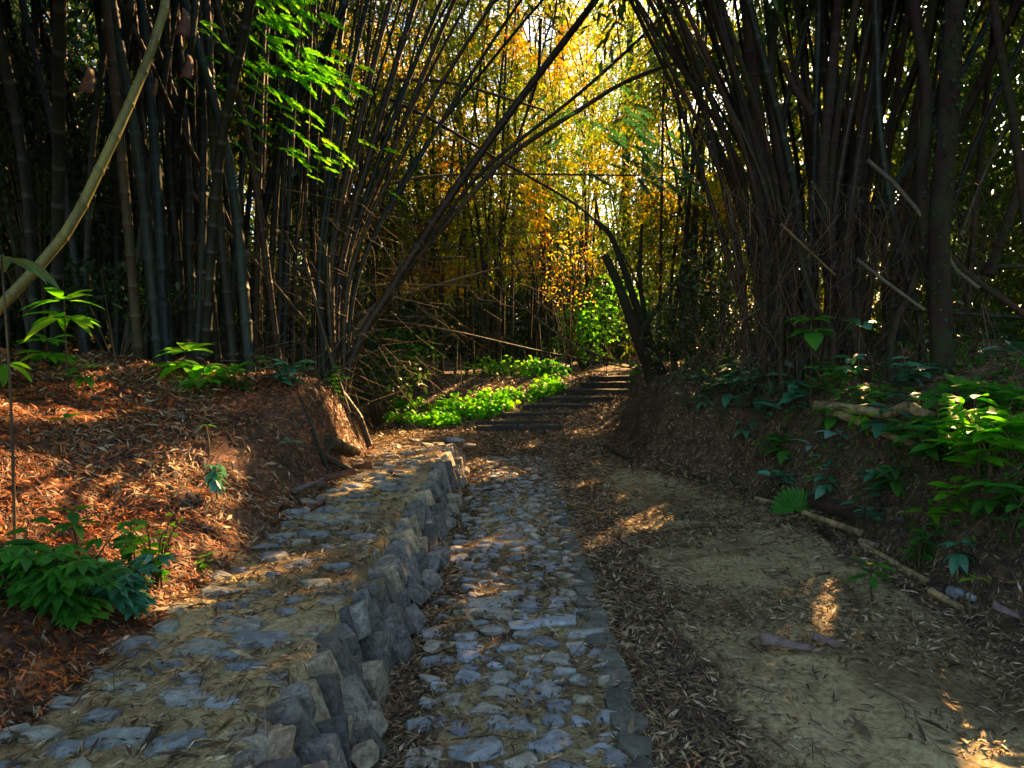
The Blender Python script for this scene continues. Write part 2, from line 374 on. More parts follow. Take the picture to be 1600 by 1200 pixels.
def ground_mat():
    m, t, p, o = newmat('forest_soil')
    g = N_(t, 'NewGeometry'); pos = g.outputs['Position']
    a = N_(t, 'Attribute'); a.attribute_name = 'dirt'
    b = N_(t, 'Attribute'); b.attribute_name = 'red'
    n1 = N_(t, 'TexNoise', Scale=2.2, Detail=8.0, Roughness=0.6); t.links.new(pos, n1.inputs[0])
    n2 = N_(t, 'TexNoise', Scale=28.0, Detail=8.0, Roughness=0.7); t.links.new(pos, n2.inputs[0])
    vo = N_(t, 'TexVoronoi', Scale=38.0); mp = N_(t, 'Mapping'); mp.inputs['Scale'].default_value = (1, 0.45, 1); mp.inputs['Rotation'].default_value = (0, 0, 0.6)
    t.links.new(pos, mp.inputs[0]); t.links.new(mp.outputs[0], vo.inputs['Vector'])
    lit_b = ramp(t, [(0, (0.03, 0.02, 0.012)), (0.5, (0.085, 0.055, 0.03)), (1, (0.2, 0.13, 0.06))], vo.outputs['Color'])
    lit_r = ramp(t, [(0, (0.03, 0.015, 0.01)), (0.5, (0.11, 0.045, 0.02)), (1, (0.28, 0.12, 0.045))], vo.outputs['Color'])
    lit = mix(t, lit_b.outputs[0], lit_r.outputs[0], b.outputs['Fac'])
    soil = ramp(t, [(0.3, (0.17, 0.13, 0.06)), (0.5, (0.39, 0.32, 0.16)), (0.7, (0.58, 0.49, 0.27))], n2.outputs['Fac'])
    fac = mth(t, 'ADD', a.outputs['Fac'], mth(t, 'MULTIPLY_ADD', n1.outputs['Fac'], 1.4, -0.7))
    fr = ramp(t, [(0.42, (0, 0, 0)), (0.6, (1, 1, 1))], fac)
    n4 = N_(t, 'TexNoise', Scale=1.1, Detail=5.0, Roughness=0.6, Distortion=0.6); t.links.new(pos, n4.inputs[0])
    wear = ramp(t, [(0.35, (0.5, 0.42, 0.33)), (0.5, (0.95, 0.9, 0.8)), (0.68, (1.25, 1.22, 1.15))], n4.outputs['Fac'])
    peb = N_(t, 'TexVoronoi', Scale=55.0); t.links.new(pos, peb.inputs['Vector'])
    pr = ramp(t, [(0.0, (1.5, 1.45, 1.4)), (0.16, (1.1, 1.1, 1.1)), (0.3, (0.85, 0.85, 0.85)), (1, (1, 1, 1))], peb.outputs['Distance'])
    sc_ = mix(t, mix(t, soil.outputs[0], wear.outputs[0], 1.0, 'MULTIPLY'), pr.outputs[0], 0.6, 'MULTIPLY')
    c = mix(t, lit, sc_, fr.outputs[0])
    t.links.new(c, p.inputs['Base Color']); p.inputs['Roughness'].default_value = 0.85
    h = mth(t, 'ADD', n2.outputs['Fac'], mth(t, 'MULTIPLY', vo.outputs['Distance'], 0.5))
    bp = N_(t, 'Bump', Strength=0.8, Distance=0.03); t.links.new(h, bp.inputs['Height']); t.links.new(bp.outputs[0], p.inputs['Normal'])
    return m
M['ground'] = ground_mat()

# ------------------------------------------------------------------ ground sheet
def warp(lo, hi, step, far, n):
    core = np.arange(lo, hi + 1e-6, step)
    g = np.geomspace(step * 1.5, far, n)
    return np.unique(np.concatenate([lo - g, core, hi + g]))
gx = warp(-4.5, 4.6, 0.035, 150, 50)
gy = np.unique(np.concatenate([0.9 - np.geomspace(.1, 60, 25), np.arange(0.9, 10, 0.035), np.arange(10, 17, 0.07), 17 + np.geomspace(0.1, 180, 60)]))
X, Y = np.meshgrid(gx, gy)
Z = terrain(X, Y)
V = np.stack([X, Y, Z], -1).reshape(-1, 3)
nx, ny = len(gx), len(gy)
i = np.arange(ny - 1)[:, None] * nx; j = np.arange(nx - 1)[None]
Fc = np.stack([i + j, i + j + 1, i + nx + j + 1, i + nx + j], -1).reshape(-1)
me = raw_mesh('ground', V, Fc, 4, M['ground'], True)
fx = np.interp(Y, FL_Y, FL_X); fr = np.interp(Y, FR_Y, FR_X)
def dirtmask(X, Y):
    fr = np.interp(Y, FR_Y, FR_X); fx = np.interp(Y, FL_Y, FL_X)
    d = sstep(0.65, 1.1, X) * sstep(fr + 0.02, fr - 0.45, X) * (1 - sstep(8.5, 11, Y)) * 0.8
    led = sstep(XW + 0.1, XW, X) * sstep(fx - 0.1, fx + 0.15, X) * (1 - sstep(6.5, 9, Y)) * 0.75
    cob = sstep(-0.42, -0.25, X) * sstep(0.62, 0.5, X) * (1 - sstep(8, 10.5, Y)) * 0.6
    return np.maximum(np.maximum(d, led), cob)
for nm, val in (('dirt', dirtmask(X, Y)), ('red', sstep(-1.2, -1.9, X) * (Y < 12))):
    a_ = me.attributes.new(nm, 'FLOAT', 'POINT'); a_.data.foreach_set('value', val.astype(np.float32).ravel())
g = tag(link('ground', me), kind='structure')

# ------------------------------------------------------------------ fallen leaves
def litter(name, n, xr, yr, keep, mat, L0=0.075, label=None, lift=0.004):
    x = rng.uniform(*xr, n); y = yr[0] + (yr[1] - yr[0]) * rng.random(n) ** 1.5
    k = rng.random(n) < keep(x, y); x, y = x[k], y[k]; n = len(x)
    e = 0.02
    z = terrain(x, y); gxn = (terrain(x + e, y) - z) / e; gyn = (terrain(x, y + e) - z) / e
    Nn = unit(np.stack([-gxn, -gyn, np.ones(n)], 1) + rng.normal(size=(n, 3)) * 0.28)
    D = unit(np.cross(Nn, rng.normal(size=(n, 3)))); Sd = np.cross(Nn, D)
    sz = (L0 + 0.0035 * y) * rng.uniform(0.5, 2.0, n); L = sz[:, None]; W = (sz * rng.uniform(0.10, 0.22, n))[:, None]
    P = np.stack([x, y, z + lift + rng.uniform(0, 0.02, n)], 1) - D * L / 2
    cu = rng.uniform(-0.04, 0.14, n)[:, None] * L
    mid = P + D * L * 0.5 + Nn * cu
    V = np.stack([P, P + D * L * .42 + Sd * W / 2 + Nn * cu, P + D * L, P + D * L * .42 - Sd * W / 2 + Nn * (cu * 0.5)], 1).reshape(-1, 3)
    me = raw_mesh(name, V, np.arange(4 * n), 4, mat)
    return tag(link(name, me), label, 'leaf litter', kind='stuff')
def keep_l(x, y):
    f = np.interp(y, FL_Y, FL_X); return np.where(x < f + 0.05, 0.95 - 0.4 * (fbm(x, y, 2, 3, 5) < -0.06) - .45 * ((x > f - .55) & (y > 4.5)), 0.0)
def keep_r(x, y):
    fl = np.interp(y, FL_Y, FL_X); f = np.interp(y, FR_Y, FR_X)
    led = (x > fl) & (x < XW); gut = (x > -0.68) & (x < -0.30); cob = (x >= -0.30) & (x < 0.52)
    nz = fbm(x, y, 1.6, 4, 21)
    k = np.where(led, 0.12 + (nz > 0.04) * 0.35, 0.0)
    k = np.where(gut, 1.0, k); k = np.where(cob, 0.2 + (nz > 0.0) * 0.35, k)
    drt = (x >= 0.52) & (x < f)
    k = np.where(drt, np.clip(1.0 - sstep(0.7, 1.25, x) * 0.93 + sstep(f - 0.7, f, x) * 0.7 + (nz > -0.03) * 0.12 + (nz > 0.06) * 0.45, 0, 1), k)
    k = np.where(x >= f, 0.65, k)
    k = np.where(y > 8, np.maximum(k, 0.75 * sstep(8, 10, y)), k)
    k = np.where((x > XW - 0.01) & (x < -0.68) & (y < 8.8), 0, k)
    return np.where(x < fl, 0, k)
litter('leaf_litter', 320000, (-8, -1.3), (1.6, 13), keep_l, M['litter_l'], 0.027, 'reddish brown fallen bamboo leaves covering the left bank')
litter('leaf_litter', 110000, (-8, -1.4), (1.6, 13), lambda x, y: keep_l(x, y) * (fbm(x, y, .9, 4, 77) > .0) * (y > 4.3), M['litter_r'], 0.038, 'grey brown decayed leaves lying in drifts on the left bank', .012)
litter('leaf_litter', 380000, (-3, 5.5), (1.4, 16.5), keep_r, M['litter_r'], 0.027, 'dry brown bamboo leaves scattered along the path and right bank')

# ------------------------------------------------------------------ rocks
def rock(bm, c, size, rot, n=14, flat=1.0, jag=0.12, seed=None):
    rr = random.Random(seed)
    from mathutils import Euler
    E = Euler(rot).to_matrix(); b2 = bmesh.new()
    if flat != 1.0:
        tx, ty = rr.uniform(-.25, .25), rr.uniform(-.2, .2)
        for sx in (-1, 1):
            for sy in (-1, 1):
                for sz in (-1, 1):
                    q = Vector((sx * rr.uniform(.62, 1), sy * rr.uniform(.62, 1), sz * rr.uniform(.75, 1)))
                    q.x += tx * sz; q.y += ty * sz
                    b2.verts.new(E @ Vector((q.x * size[0] / 2, q.y * size[1] / 2, q.z * size[2] / 2)) + Vector(c))
        for k in range(3):
            q = Vector((rr.uniform(-1, 1), rr.uniform(-1, 1), rr.uniform(-1, 1))); q = q / max(abs(q.x), abs(q.y), abs(q.z)) * rr.uniform(.9, 1.02)
            b2.verts.new(E @ Vector((q.x * size[0] / 2, q.y * size[1] / 2, q.z * size[2] / 2)) + Vector(c))
        n = 0
    for k in range(n):
        v = Vector((rr.uniform(-1, 1), rr.uniform(-1, 1), rr.uniform(-1, 1)))
        mx = max(abs(v.x), abs(v.y), abs(v.z)); l = v.length
        v = v * ((1 - jag) / mx + jag / l) if l else v
        v = Vector((v.x * size[0] / 2, v.y * size[1] / 2, v.z * size[2] / 2))
        b2.verts.new(E @ v + Vector(c))
    r_ = bmesh.ops.convex_hull(b2, input=b2.verts)
    for v in [v for v in b2.verts if not v.link_faces]: b2.verts.remove(v)
    bmesh.ops.bevel(b2, geom=list(b2.edges), offset=min(size) * 0.035, segments=1, affect='EDGES')
    vm = {v: bm.verts.new(v.co) for v in b2.verts}
    for f in b2.faces:
        try: bm.faces.new([vm[v] for v in f.verts])
        except ValueError: pass
    b2.free()
def bm_mesh(name, bm, mat, smooth=False):
    me = bpy.data.meshes.new(name); bm.normal_update(); bm.to_mesh(me); bm.free(); me.materials.append(mat)
    if smooth: me.polygons.foreach_set('use_smooth', [True] * len(me.polygons))
    return me
bm = bmesh.new()
y = 1.2
while y < 8.75:
    th = random.uniform(0.07, 0.135)
    h = 0.38
    if random.random() < 0.5:     # a single tilted upright slab
        rock(bm, (-0.705 + random.uniform(-.055, .05), y + th / 2, 0.10), (0.15, th * 1.1, random.uniform(.36, .44)), (random.uniform(-.35, .2), -0.30 + random.uniform(-.14, .12), random.uniform(-.4, .4)), flat=.9, seed=random.random())
    else:
        z0 = random.uniform(0.12, 0.2)
        rock(bm, (-0.665 + random.uniform(-.04, .05), y + th / 2, z0 / 2 - 0.02), (0.18, th * 1.15, z0 + .08), (random.uniform(-.35, .35), -0.25, random.uniform(-.5, .5)), flat=.9, seed=random.random())
        rock(bm, (-0.75 + random.uniform(-.05, .05), y + th / 2 + .02, z0 + 0.045), (0.2, th * 1.2, 0.35 - z0), (random.uniform(-.35, .25), -0.3, random.uniform(-.5, .5)), flat=.9, seed=random.random())
    if random.random() < .7:
        rock(bm, (-0.86 + random.uniform(-.05, .04), y + th / 2, 0.265), (random.uniform(.10, .17), th * 1.2, 0.10), (random.uniform(-.1, .1), random.uniform(-.1, .06), random.uniform(-.4, .4)), flat=.9, seed=random.random())
    y += th * random.uniform(.9, 1.05)
for k in range(26):
    rock(bm, (-0.56 + random.uniform(-.06, .05), random.uniform(1.5, 8.6), 0.02), (random.uniform(.08, .18),) * 2 + (0.14,), (random.uniform(-.6, .6), random.uniform(-.6, .6), random.uniform(0, 3)), 14, seed=random.random())
tag(link('stone_wall', bm_mesh('stone_wall', bm, M['stone'])), 'low retaining wall of rough grey slabs edging the raised ledge', 'stone wall')

def flat_stones(name, n, xr, yr, smin, smax, mat, label, clump=None):
    bm = bmesh.new(); placed = []; tries = 0
    while len(placed) < n and tries < n * 30:
        tries += 1
        x = random.uniform(*xr); y = yr[0] + (yr[1] - yr[0]) * random.random() ** 1.4
        s_ = random.uniform(smin, smax)
        if any((x - a) ** 2 + (y - b) ** 2 < (0.42 * (s_ + c)) ** 2 for a, b, c in placed): continue
        placed.append((x, y, s_)); up = random.uniform(0.004, 0.020)
        rock(bm, (x, y, tz(x, y) - 0.02 + up), (s_ * random.uniform(.9, 1.3), s_ * random.uniform(.55, .9), 0.07), (random.uniform(-.05, .05), random.uniform(-.05, .05), random.uniform(-.5, .5)), 16, jag=.5, seed=random.random())
    return tag(link(name, bm_mesh(name, bm, mat)), label, kind='structure')
flat_stones('paving', 430, (-0.40, 0.44), (1.5, 9.6), 0.10, 0.23, M['cobble'], 'blue grey stones set into the middle of the path')
flat_stones('paving', 115, (-1.58, -0.95), (1.5, 8.6), 0.10, 0.26, M['ledge_stone'], 'flat stones set into the top of the raised ledge')

# kerb line of mortar stones at right edge of the paved strip
bm = bmesh.new(); y = 1.3
while y < 9.3:
    l = random.uniform(.14, .3); x = 0.46 - max(0, y - 5) * 0.025
    rock(bm, (x + random.uniform(-.02, .02), y + l / 2, tz(x, y) - 0.005), (random.uniform(.12, .18), l * 1.05, 0.08), (0, random.uniform(-.06, .06), random.uniform(-.12, .12)), 18, jag=.3, seed=random.random()); y += l
tag(link('kerb', bm_mesh('kerb', bm, M['kerb'])), 'mortared stone edging along the paved strip', kind='structure')

# ------------------------------------------------------------------ steps
steps = empty('stairs', at(800, 672, 12.6), 'flight of low stone steps climbing to the right beyond the path', 'stairs')
SP = [(745, 880, 672), (745, 860, 664), (782, 895, 651), (818, 925, 638), (848, 958, 626), (880, 985, 614), (908, 990, 603), (922, 1000, 593)]
for k, (xa, xb, yy) in enumerate(SP):
    Yk = 12.35 + 0.38 * k
    a = at(xa, yy, Yk); b = at(xb, yy, Yk); bm = bmesh.new()
    L = b[0] - a[0]
    r_ = bmesh.ops.create_cube(bm, size=1)
    for v in r_['verts']: v.co = Vector((v.co.x * L, v.co.y * 0.22, v.co.z * 0.10))
    bmesh.ops.subdivide_edges(bm, edges=bm.edges, cuts=7, use_grid_fill=True)
    for v in bm.verts:
        v.co += Vector((0, (vnoise(v.co.x * 6 + k * 9, v.co.z * 8) - .5) * .035, (vnoise(v.co.x * 5 + k * 7, v.co.y * 9 + 3) - .5) * .03))
    bmesh.ops.bevel(bm, geom=[e for e in bm.edges if e.is_manifold and e.calc_face_angle() > 1.0], offset=.012, segments=1, affect='EDGES')
    o = link('step', bm_mesh('step', bm, M['step']), steps)
    o.matrix_parent_inverse = steps.matrix_world.inverted()
    ctr = (a + b) / 2; loc = Vector(ctr) - Vector((0, -0.08, -0.02)); o.location = loc - Vector(steps.location); o.rotation_euler = (0, random.uniform(-.015, .015), 0.06)

# ------------------------------------------------------------------ bamboo
def place_parts(root, parts):
    for o in parts: o.parent = root; o.location = -Vector(root.location)
def bamboo(pts, r0, r1, mat, label, group=None, crown=None, node=0.32, sides=8, name='bamboo', cat='bamboo', extra=None):
    """one bamboo: stem, and a crown of leaves when crown = (start fraction, sprays, leaf length, width, material, spread)"""
    pts = [np.array(p, float) for p in pts]
    root = empty(name, pts[0], label, cat, group)
    me, P = culm_mesh('culm', pts, r0, r1, mat, node, sides)
    parts = [link('culm', me)]
    if crown:
        s0, ns, L, W, cm, sp = crown
        C, tot = spline(pts, 200)
        idx = (rng.uniform(s0, 1.0, ns) ** 0.9 * 199).astype(int)
        a = rng.uniform(0, 2 * math.pi, ns); d = np.stack([np.cos(a), np.sin(a), rng.uniform(-.2, .5, ns)], 1)
        rad = sp * rng.uniform(0.1, 1, ns) * (1.1 - 0.5 * idx / 199)
        ctr = C[idx] + d * rad[:, None] - np.array([0, 0, 1]) * (rad ** 2 * 0.25)[:, None]
        pa = sprays(ctr, unit(d + np.array([0, 0, -0.4])), 9, L, W, length=L * 2.6)
        mk = ~(sun_gap(pa[0]) | leaf_gap(pa[0])); LV, LF = bamboo_leaves(*[q_[mk] for q_ in pa])
        # branches carrying the sprays
        BV = []; BF = []; off = 0
        for q in range(0, ns, 2):
            p0 = C[max(idx[q] - 2, 0)]; p2 = ctr[q]; p1 = (p0 + p2) / 2 + np.array([0, 0, 0.1 * rad[q]])
            if sun_gap(np.array([p0, p1, p2])).any(): continue
            v, f = tube_arrays(np.array([p0, p1, p2]), np.array([.008, .006, .003]) * (1 + L * 2), 3)
            BV.append(v); BF.append(f + off); off += len(v)
        nl = len(LF) // 4
        me2 = raw_mesh('foliage', np.vstack([LV] + BV), np.concatenate([LF] + [f + len(LV) for f in BF]), 4, [cm, mat])
        mi = np.zeros(len(me2.polygons), np.int32); mi[nl:] = 1; me2.polygons.foreach_set('material_index', mi)
        parts.append(link('foliage', me2))
    place_parts(root, parts)
    return root

def rising(base, top_px, topY, r0, r1, mid=None):
    return [base] + ([mid] if mid is not None else []) + [at(*top_px, topY)]
def extend(p, q, d, droop=0.0):
    """carry the line p -> q on by d metres"""
    u = unit(q - p); return q + u * d - np.array([0, 0, droop])

# --- the pale culm leaning across the left
pp = [at(-110, 600, 3.9), at(0, 480, 4.0), at(100, 368, 4.05), at(160, 255, 4.1), at(212, 140, 4.2), at(246, 48, 4.3)]
root = bamboo(pp + [at(262, -40, 4.4), at(285, -400, 4.8)], .031, .019, M['culm_olive'], 'thick olive bamboo stem leaning up from the left edge of the photo', node=0.20, sides=16)
# sheaths
def sheath_mesh(name, P, up, right, L, W, curl=0.35):
    rows, cols = 8, 7; V = []
    up = unit(np.array(up, float)); right = unit(np.array(right, float)); nrm = np.cross(right, up)
    for i_ in range(rows):
        u = i_ / (rows - 1); wv = W * (1 - 0.75 * u ** 3)
        for j_ in range(cols):
            v = j_ / (cols - 1) * 2 - 1
            V.append(np.array(P) + up * L * u + right * wv / 2 * v + nrm * (curl * W * (1 - v * v) + 0.15 * L * u * u * math.sin(3 * v)))
    Fq = []
    for i_ in range(rows - 1):
        for j_ in range(cols - 1): a = i_ * cols + j_; Fq += [a, a + 1, a + cols + 1, a + cols]
    me = raw_mesh(name, np.array(V), Fq, 4, M['sheath'], True)
    return me
def add_sheath_thing(P, up, right, L, W, label, curl=.35, group=None):
    me = sheath_mesh('bamboo_sheath', (0, 0, 0), up, right, L, W, curl)
    if 'pink' in label or 'whit' in label or 'pale' in label: me.materials[0] = M['sheath_pale']
    o = link('bamboo_sheath', me); o.location = tuple(P); tag(o, label, 'bamboo sheath', group)
    s_ = o.modifiers.new('thick', 'SOLIDIFY'); s_.thickness = 0.004
    return o

# --- left thicket
G_L = 'bamboo stems crowded in the dark thicket on the left'
def thicket_left():
    for k in range(78):
        row = k / 78
        bx = rng.uniform(10, 455) if k > 20 else rng.uniform(150, 420)
        Yb = 7.2 + rng.uniform(0, 4.5) if bx < 420 else 8.2 + rng.uniform(0, 3)
        g0 = at(bx, 500, Yb); base = np.array([g0[0], Yb, tz(g0[0], Yb) - 0.1])
        lean = (bx - 330) * 0.22 + rng.normal() * 55
        if rng.random() < 0.12: lean += rng.choice([-1, 1]) * 160
        Yt = Yb + rng.normal() * .8
        mid = at(bx + lean * 0.35 + rng.normal() * 8, 260, (Yb + Yt) / 2)
        top = at(bx + lean, -10, Yt); top2 = extend(mid, top, rng.uniform(2.5, 5)); top3 = top2 + np.array([rng.normal() * .5 + np.sign(lean) * .6, rng.normal() * .6, 1.2])
        r0 = rng.uniform(.032, .062)
        mt = [M['culm_dark'], M['culm_dark'], M['culm_blue'], M['culm_brown']][rng.integers(4)]
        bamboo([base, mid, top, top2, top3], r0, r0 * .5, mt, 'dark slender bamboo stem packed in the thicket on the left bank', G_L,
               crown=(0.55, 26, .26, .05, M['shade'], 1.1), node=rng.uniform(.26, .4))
thicket_left()
for pts, r, lb, mt, Yq in [
    ([(215, 500), (205, 300), (190, 150), (205, 0), (225, -160)], .05, 'straight green bamboo stem left of centre in the left thicket', 'culm_dark', 7.2),
    ([(285, 530), (280, 380), (278, 200), (300, 60), (318, -120)], .045, 'bluish bamboo stem with torn sheath in the left thicket', 'culm_blue', 7.3),
    ([(500, 560), (490, 330), (500, 120), (540, 0), (580, -120)], .055, 'blue grey bamboo stem at the right end of the left thicket', 'culm_blue', 8.0),
    ([(350, 240), (300, 410), (275, 520)], .025, 'thin stem slanting in front of the left thicket', 'culm_brown', 6.9),
    ([(300, 300), (345, 352), (400, 410), (478, 502)], .022, 'thin brown pole slanting down to the right in front of the thicket', 'culm_dry', 6.8),
    ([(160, -50), (225, 80), (290, 220), (350, 330), (400, 470)], .035, 'brown bamboo slanting down across the left thicket', 'culm_brown', 7.4)]:
    P = [at(a, b, Yq + .004 * abs(b)) for a, b in pts]
    bamboo(P, r, r * .7, M[mt], lb, node=.3, sides=10)
for (px, py, Yq, L, W, lb) in [(133, 148, 6.6, .24, .15, 'orange brown sheath hanging high in the left thicket beside the olive stem'), (283, 60, 6.8, .25, .16, 'large torn brown sheath near the top of the left thicket'),
                               (290, 125, 6.8, .22, .13, 'dark brown sheath below the large torn one in the left thicket'), (240, 150, 6.9, .16, .06, 'small narrow sheath between the stems of the left thicket')]:
    add_sheath_thing(at(px, py, Yq), (0.15, .2, 1), (1, -.2, 0), L, W, lb)

# --- the fan that springs from the end of the left bank
BX = hit(535, 640)
G_F = 'bamboo stems fanning over the path from the end of the left bank'
def fan_left():
    fans = [((508, 600), (500, 400), (530, 200), (575, 0)), ((520, 610), (520, 400), (560, 200), (610, 0)), ((525, 620), (530, 430), (590, 200), (650, 0)),
            ((530, 600), (540, 420), (610, 200), (690, 0)), ((515, 590), (535, 430), (620, 220), (710, 0)), ((535, 640), (550, 420), (640, 220), (760, 20)),
            ((540, 640), (560, 430), (660, 240), (800, 20)), ((510, 600), (505, 420), (515, 200), (540, 0)), ((520, 620), (525, 450), (600, 260), (700, 60)),
            ((532, 640), (545, 470), (630, 280), (780, 80))]
    for k, f in enumerate(fans):
        Yb = 8.3 + 0.12 * (k % 5)
        P = [at(a, b, Yb + (620 - b) * .0016) for a, b in f]
        r = [.042, .05, .055, .04, .045, .035, .03, .05, .03, .028][k]
        e = extend(P[-2], P[-1], 3.0, .3)
        bamboo(P + [e], r, r * .5, M['culm_brown' if k % 3 else 'culm_dark'], 'dark bamboo stem fanning up to the right from the end of the left bank', G_F, crown=(0.72, 22, .2, .04, M['green'], .9))
    for k in range(12):
        bx = 505 + rng.uniform(-55, 45); Yb = 8.2 + rng.uniform(0, 1.6); t = rng.uniform(-40, 240)
        P = [at(bx, 600, Yb), at(bx + t * .12, 400, Yb + .2), at(bx + t * .5, 200, Yb + .5), at(bx + t, 0, Yb + .8)]
        P[0][2] = tz(P[0][0], P[0][1]) - .05
        r = rng.uniform(.015, .04)
        bamboo(P + [extend(P[-2], P[-1], 3.0, .3)], r, r * .5, M[['culm_brown', 'culm_dark', 'culm_dry'][rng.integers(3) if r < .024 else rng.integers(2)]],
               'dark bamboo stem fanning up to the right from the end of the left bank', G_F, crown=(0.7, 20, .2, .04, M['green'], .9), sides=7)
fan_left()
hero = [
    ([(528, 690), (552, 555), (612, 450), (700, 312), (800, 172), (930, 0), (1010, -120)], .062, 8.3, 9.5, 'culm_brown', 'thick dark bamboo leaning far right across the middle of the photo'),
    ([(545, 560), (600, 480), (690, 350), (760, 262), (900, 150), (1000, 60), (1120, -60)], .03, 8.6, 10.2, 'culm_brown', 'thin dark bamboo running under the thick leaning one'),
    ([(520, 560), (620, 440), (740, 300), (800, 240), (900, 175), (1000, 118), (1180, 60)], .042, 8.7, 11.0, 'culm_dry', 'long brown bamboo crossing the view low to the right'),
    ([(578, 697), (556, 640), (528, 600), (515, 500), (512, 400)], .038, 8.15, 8.4, 'culm_brown', 'short brown stem leaning on the corner of the left bank nearest the ledge'),
    ([(562, 700), (530, 600), (500, 500), (470, 380)], .030, 8.1, 8.3, 'culm_brown', 'brown stem leaning left on the corner of the left bank'),
    ([(568, 712), (548, 668), (530, 640)], .035, 8.0, 8.2, 'culm_dry', 'short broken bamboo stump on the corner of the left bank'),
    ([(590, 500), (700, 516), (850, 550), (1002, 578)], .018, 9.6, 11.2, 'culm_brown', 'long thin pole hanging low across the path before the steps'),
    ([(590, 445), (740, 446)], .016, 9.4, 9.6, 'culm_dry', 'short level pole just above the path at mid height'),
    ([(530, 505), (620, 465), (720, 435), (845, 402)], .02, 9.2, 10.5, 'culm_dry', 'slightly rising thin pole above the low hanging one'),
    ([(625, 125), (680, 126), (740, 138), (850, 172)], .026, 10.0, 11.0, 'culm_dry', 'arched orange brown pole high over the path'),
    ([(588, 292), (660, 277), (760, 272), (1000, 274)], .02, 10.0, 11.0, 'culm_dry', 'nearly level thin pole across the golden foliage'),
    ([(600, 150), (680, 190), (780, 250), (900, 320), (960, 380), (1000, 455), (1022, 560)], .024, 11.5, 10.6, 'culm_brown', 'arching stem from the right stump reaching up to the left'),
    ([(770, 440), (830, 490), (900, 540), (985, 570)], .018, 12.5, 12.0, 'culm_dry', 'thin stick sloping down right behind the low pole'),
    ([(800, 405), (850, 480), (890, 545)], .016, 13, 13, 'culm_dry', 'short steep stick standing left of the step tops'),
    ([(545, 520), (600, 580), (650, 640)], .012, 8.9, 9.6, 'culm_dry', 'thin stick dropping from the left fan to the green plants'),
    ([(845, 30), (840, 120), (815, 200), (795, 258)], .03, 12, 12, 'culm_dark', 'short bare stem hanging down in the golden foliage'),
]
for pts, r, Ya, Yb_, mt, lb in hero:
    n = len(pts); P = [at(a, b, Ya + (Yb_ - Ya) * k / (n - 1)) for k, (a, b) in enumerate(pts)]
    bamboo(P, r, r * .62, M[mt], lb, sides=12, node=.3)

# --- far clumps
G_C = 'bamboo stems of the far clumps behind the steps'
def far_clumps():
    for (cx, Yc, n, spread, cm) in [(600, 17, 10, 50, 'green'), (690, 16.5, 13, 45, 'gold'), (770, 17.5, 16, 45, 'gold'), (850, 19, 14, 40, 'gold'), (925, 21, 10, 60, 'gold'),
                                (1060, 15, 12, 60, 'gold'), (1130, 17, 9, 60, 'green'), (560, 14, 8, 60, 'green'), (1000, 24, 8, 70, 'gold')]:
        for k in range(n):
            def make():
              b = at(cx + rng.normal() * spread * .45, 560, Yc + rng.normal() * .8); b[2] = tz(b[0], b[1]) - .05
              a = rng.uniform(0, 2 * math.pi); h = rng.uniform(7.5, 11.5); ln = rng.uniform(.2, 2.8)
              d = np.array([math.cos(a), math.sin(a), 0])
              return [b, b + d * ln * .12 + [0, 0, h * .3], b + d * ln * .45 + [0, 0, h * .65], b + d * ln + [0, 0, h], b + d * (ln + 1.2) + [0, 0, h + .5]]
            P = try_clear(make, .9, 25)
            r = rng.uniform(.028, .05)
            bamboo(P, r, r * .4, M['culm_far'], 'slender far bamboo stem in the clumps beyond the steps', G_C, crown=(0.2, 105, .17, .034, M[cm], 1.5), sides=5, node=.4)
far_clumps()

# --- right thicket
G_R = 'thick bamboo stems of the great clump on the right bank'
def thicket_right():
    for k in range(78):
        tx = [rng.uniform(985, 1200), rng.uniform(1150, 1420), rng.uniform(1330, 1640)][k % 3]
        bx = 1290 + (tx - 1290) * 0.45 + rng.normal() * 25
        def make():
          bx2 = max(bx + rng.normal() * 22, 1175 + rng.uniform(0, 60)); Yb = 7.8 + rng.uniform(0, 3.2)
          g0 = at(bx2, 560, Yb); base = np.array([g0[0], Yb, tz(g0[0], Yb) - .1])
          mx = bx2 + (tx - bx2) * .22 + rng.normal() * 14; Yt = Yb + rng.normal() * .6
          top = at(tx, -10, Yt); mid = at(mx, 310, (Yb + Yt) / 2)
          return [base, mid, top, extend(mid, top, rng.uniform(2, 4), .2)]
        Yb = 7.8 + rng.uniform(0, 3.2)
        g0 = at(bx, 560, Yb); base = np.array([g0[0], Yb, tz(g0[0], Yb) - .1])
        mx = bx + (tx - bx) * .30 + rng.normal() * 8
        Yt = Yb + rng.normal() * .6
        top = at(tx, -10, Yt); mid = at(mx, 310, (Yb + Yt) / 2)
        r = rng.uniform(.026, .052) if tx > 1100 else rng.uniform(.02, .036)
        P = try_clear(make, .55, 14)
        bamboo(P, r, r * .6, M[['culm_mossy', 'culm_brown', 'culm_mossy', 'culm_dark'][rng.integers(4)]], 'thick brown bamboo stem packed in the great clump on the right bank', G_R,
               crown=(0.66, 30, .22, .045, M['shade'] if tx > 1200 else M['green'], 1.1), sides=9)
thicket_right()
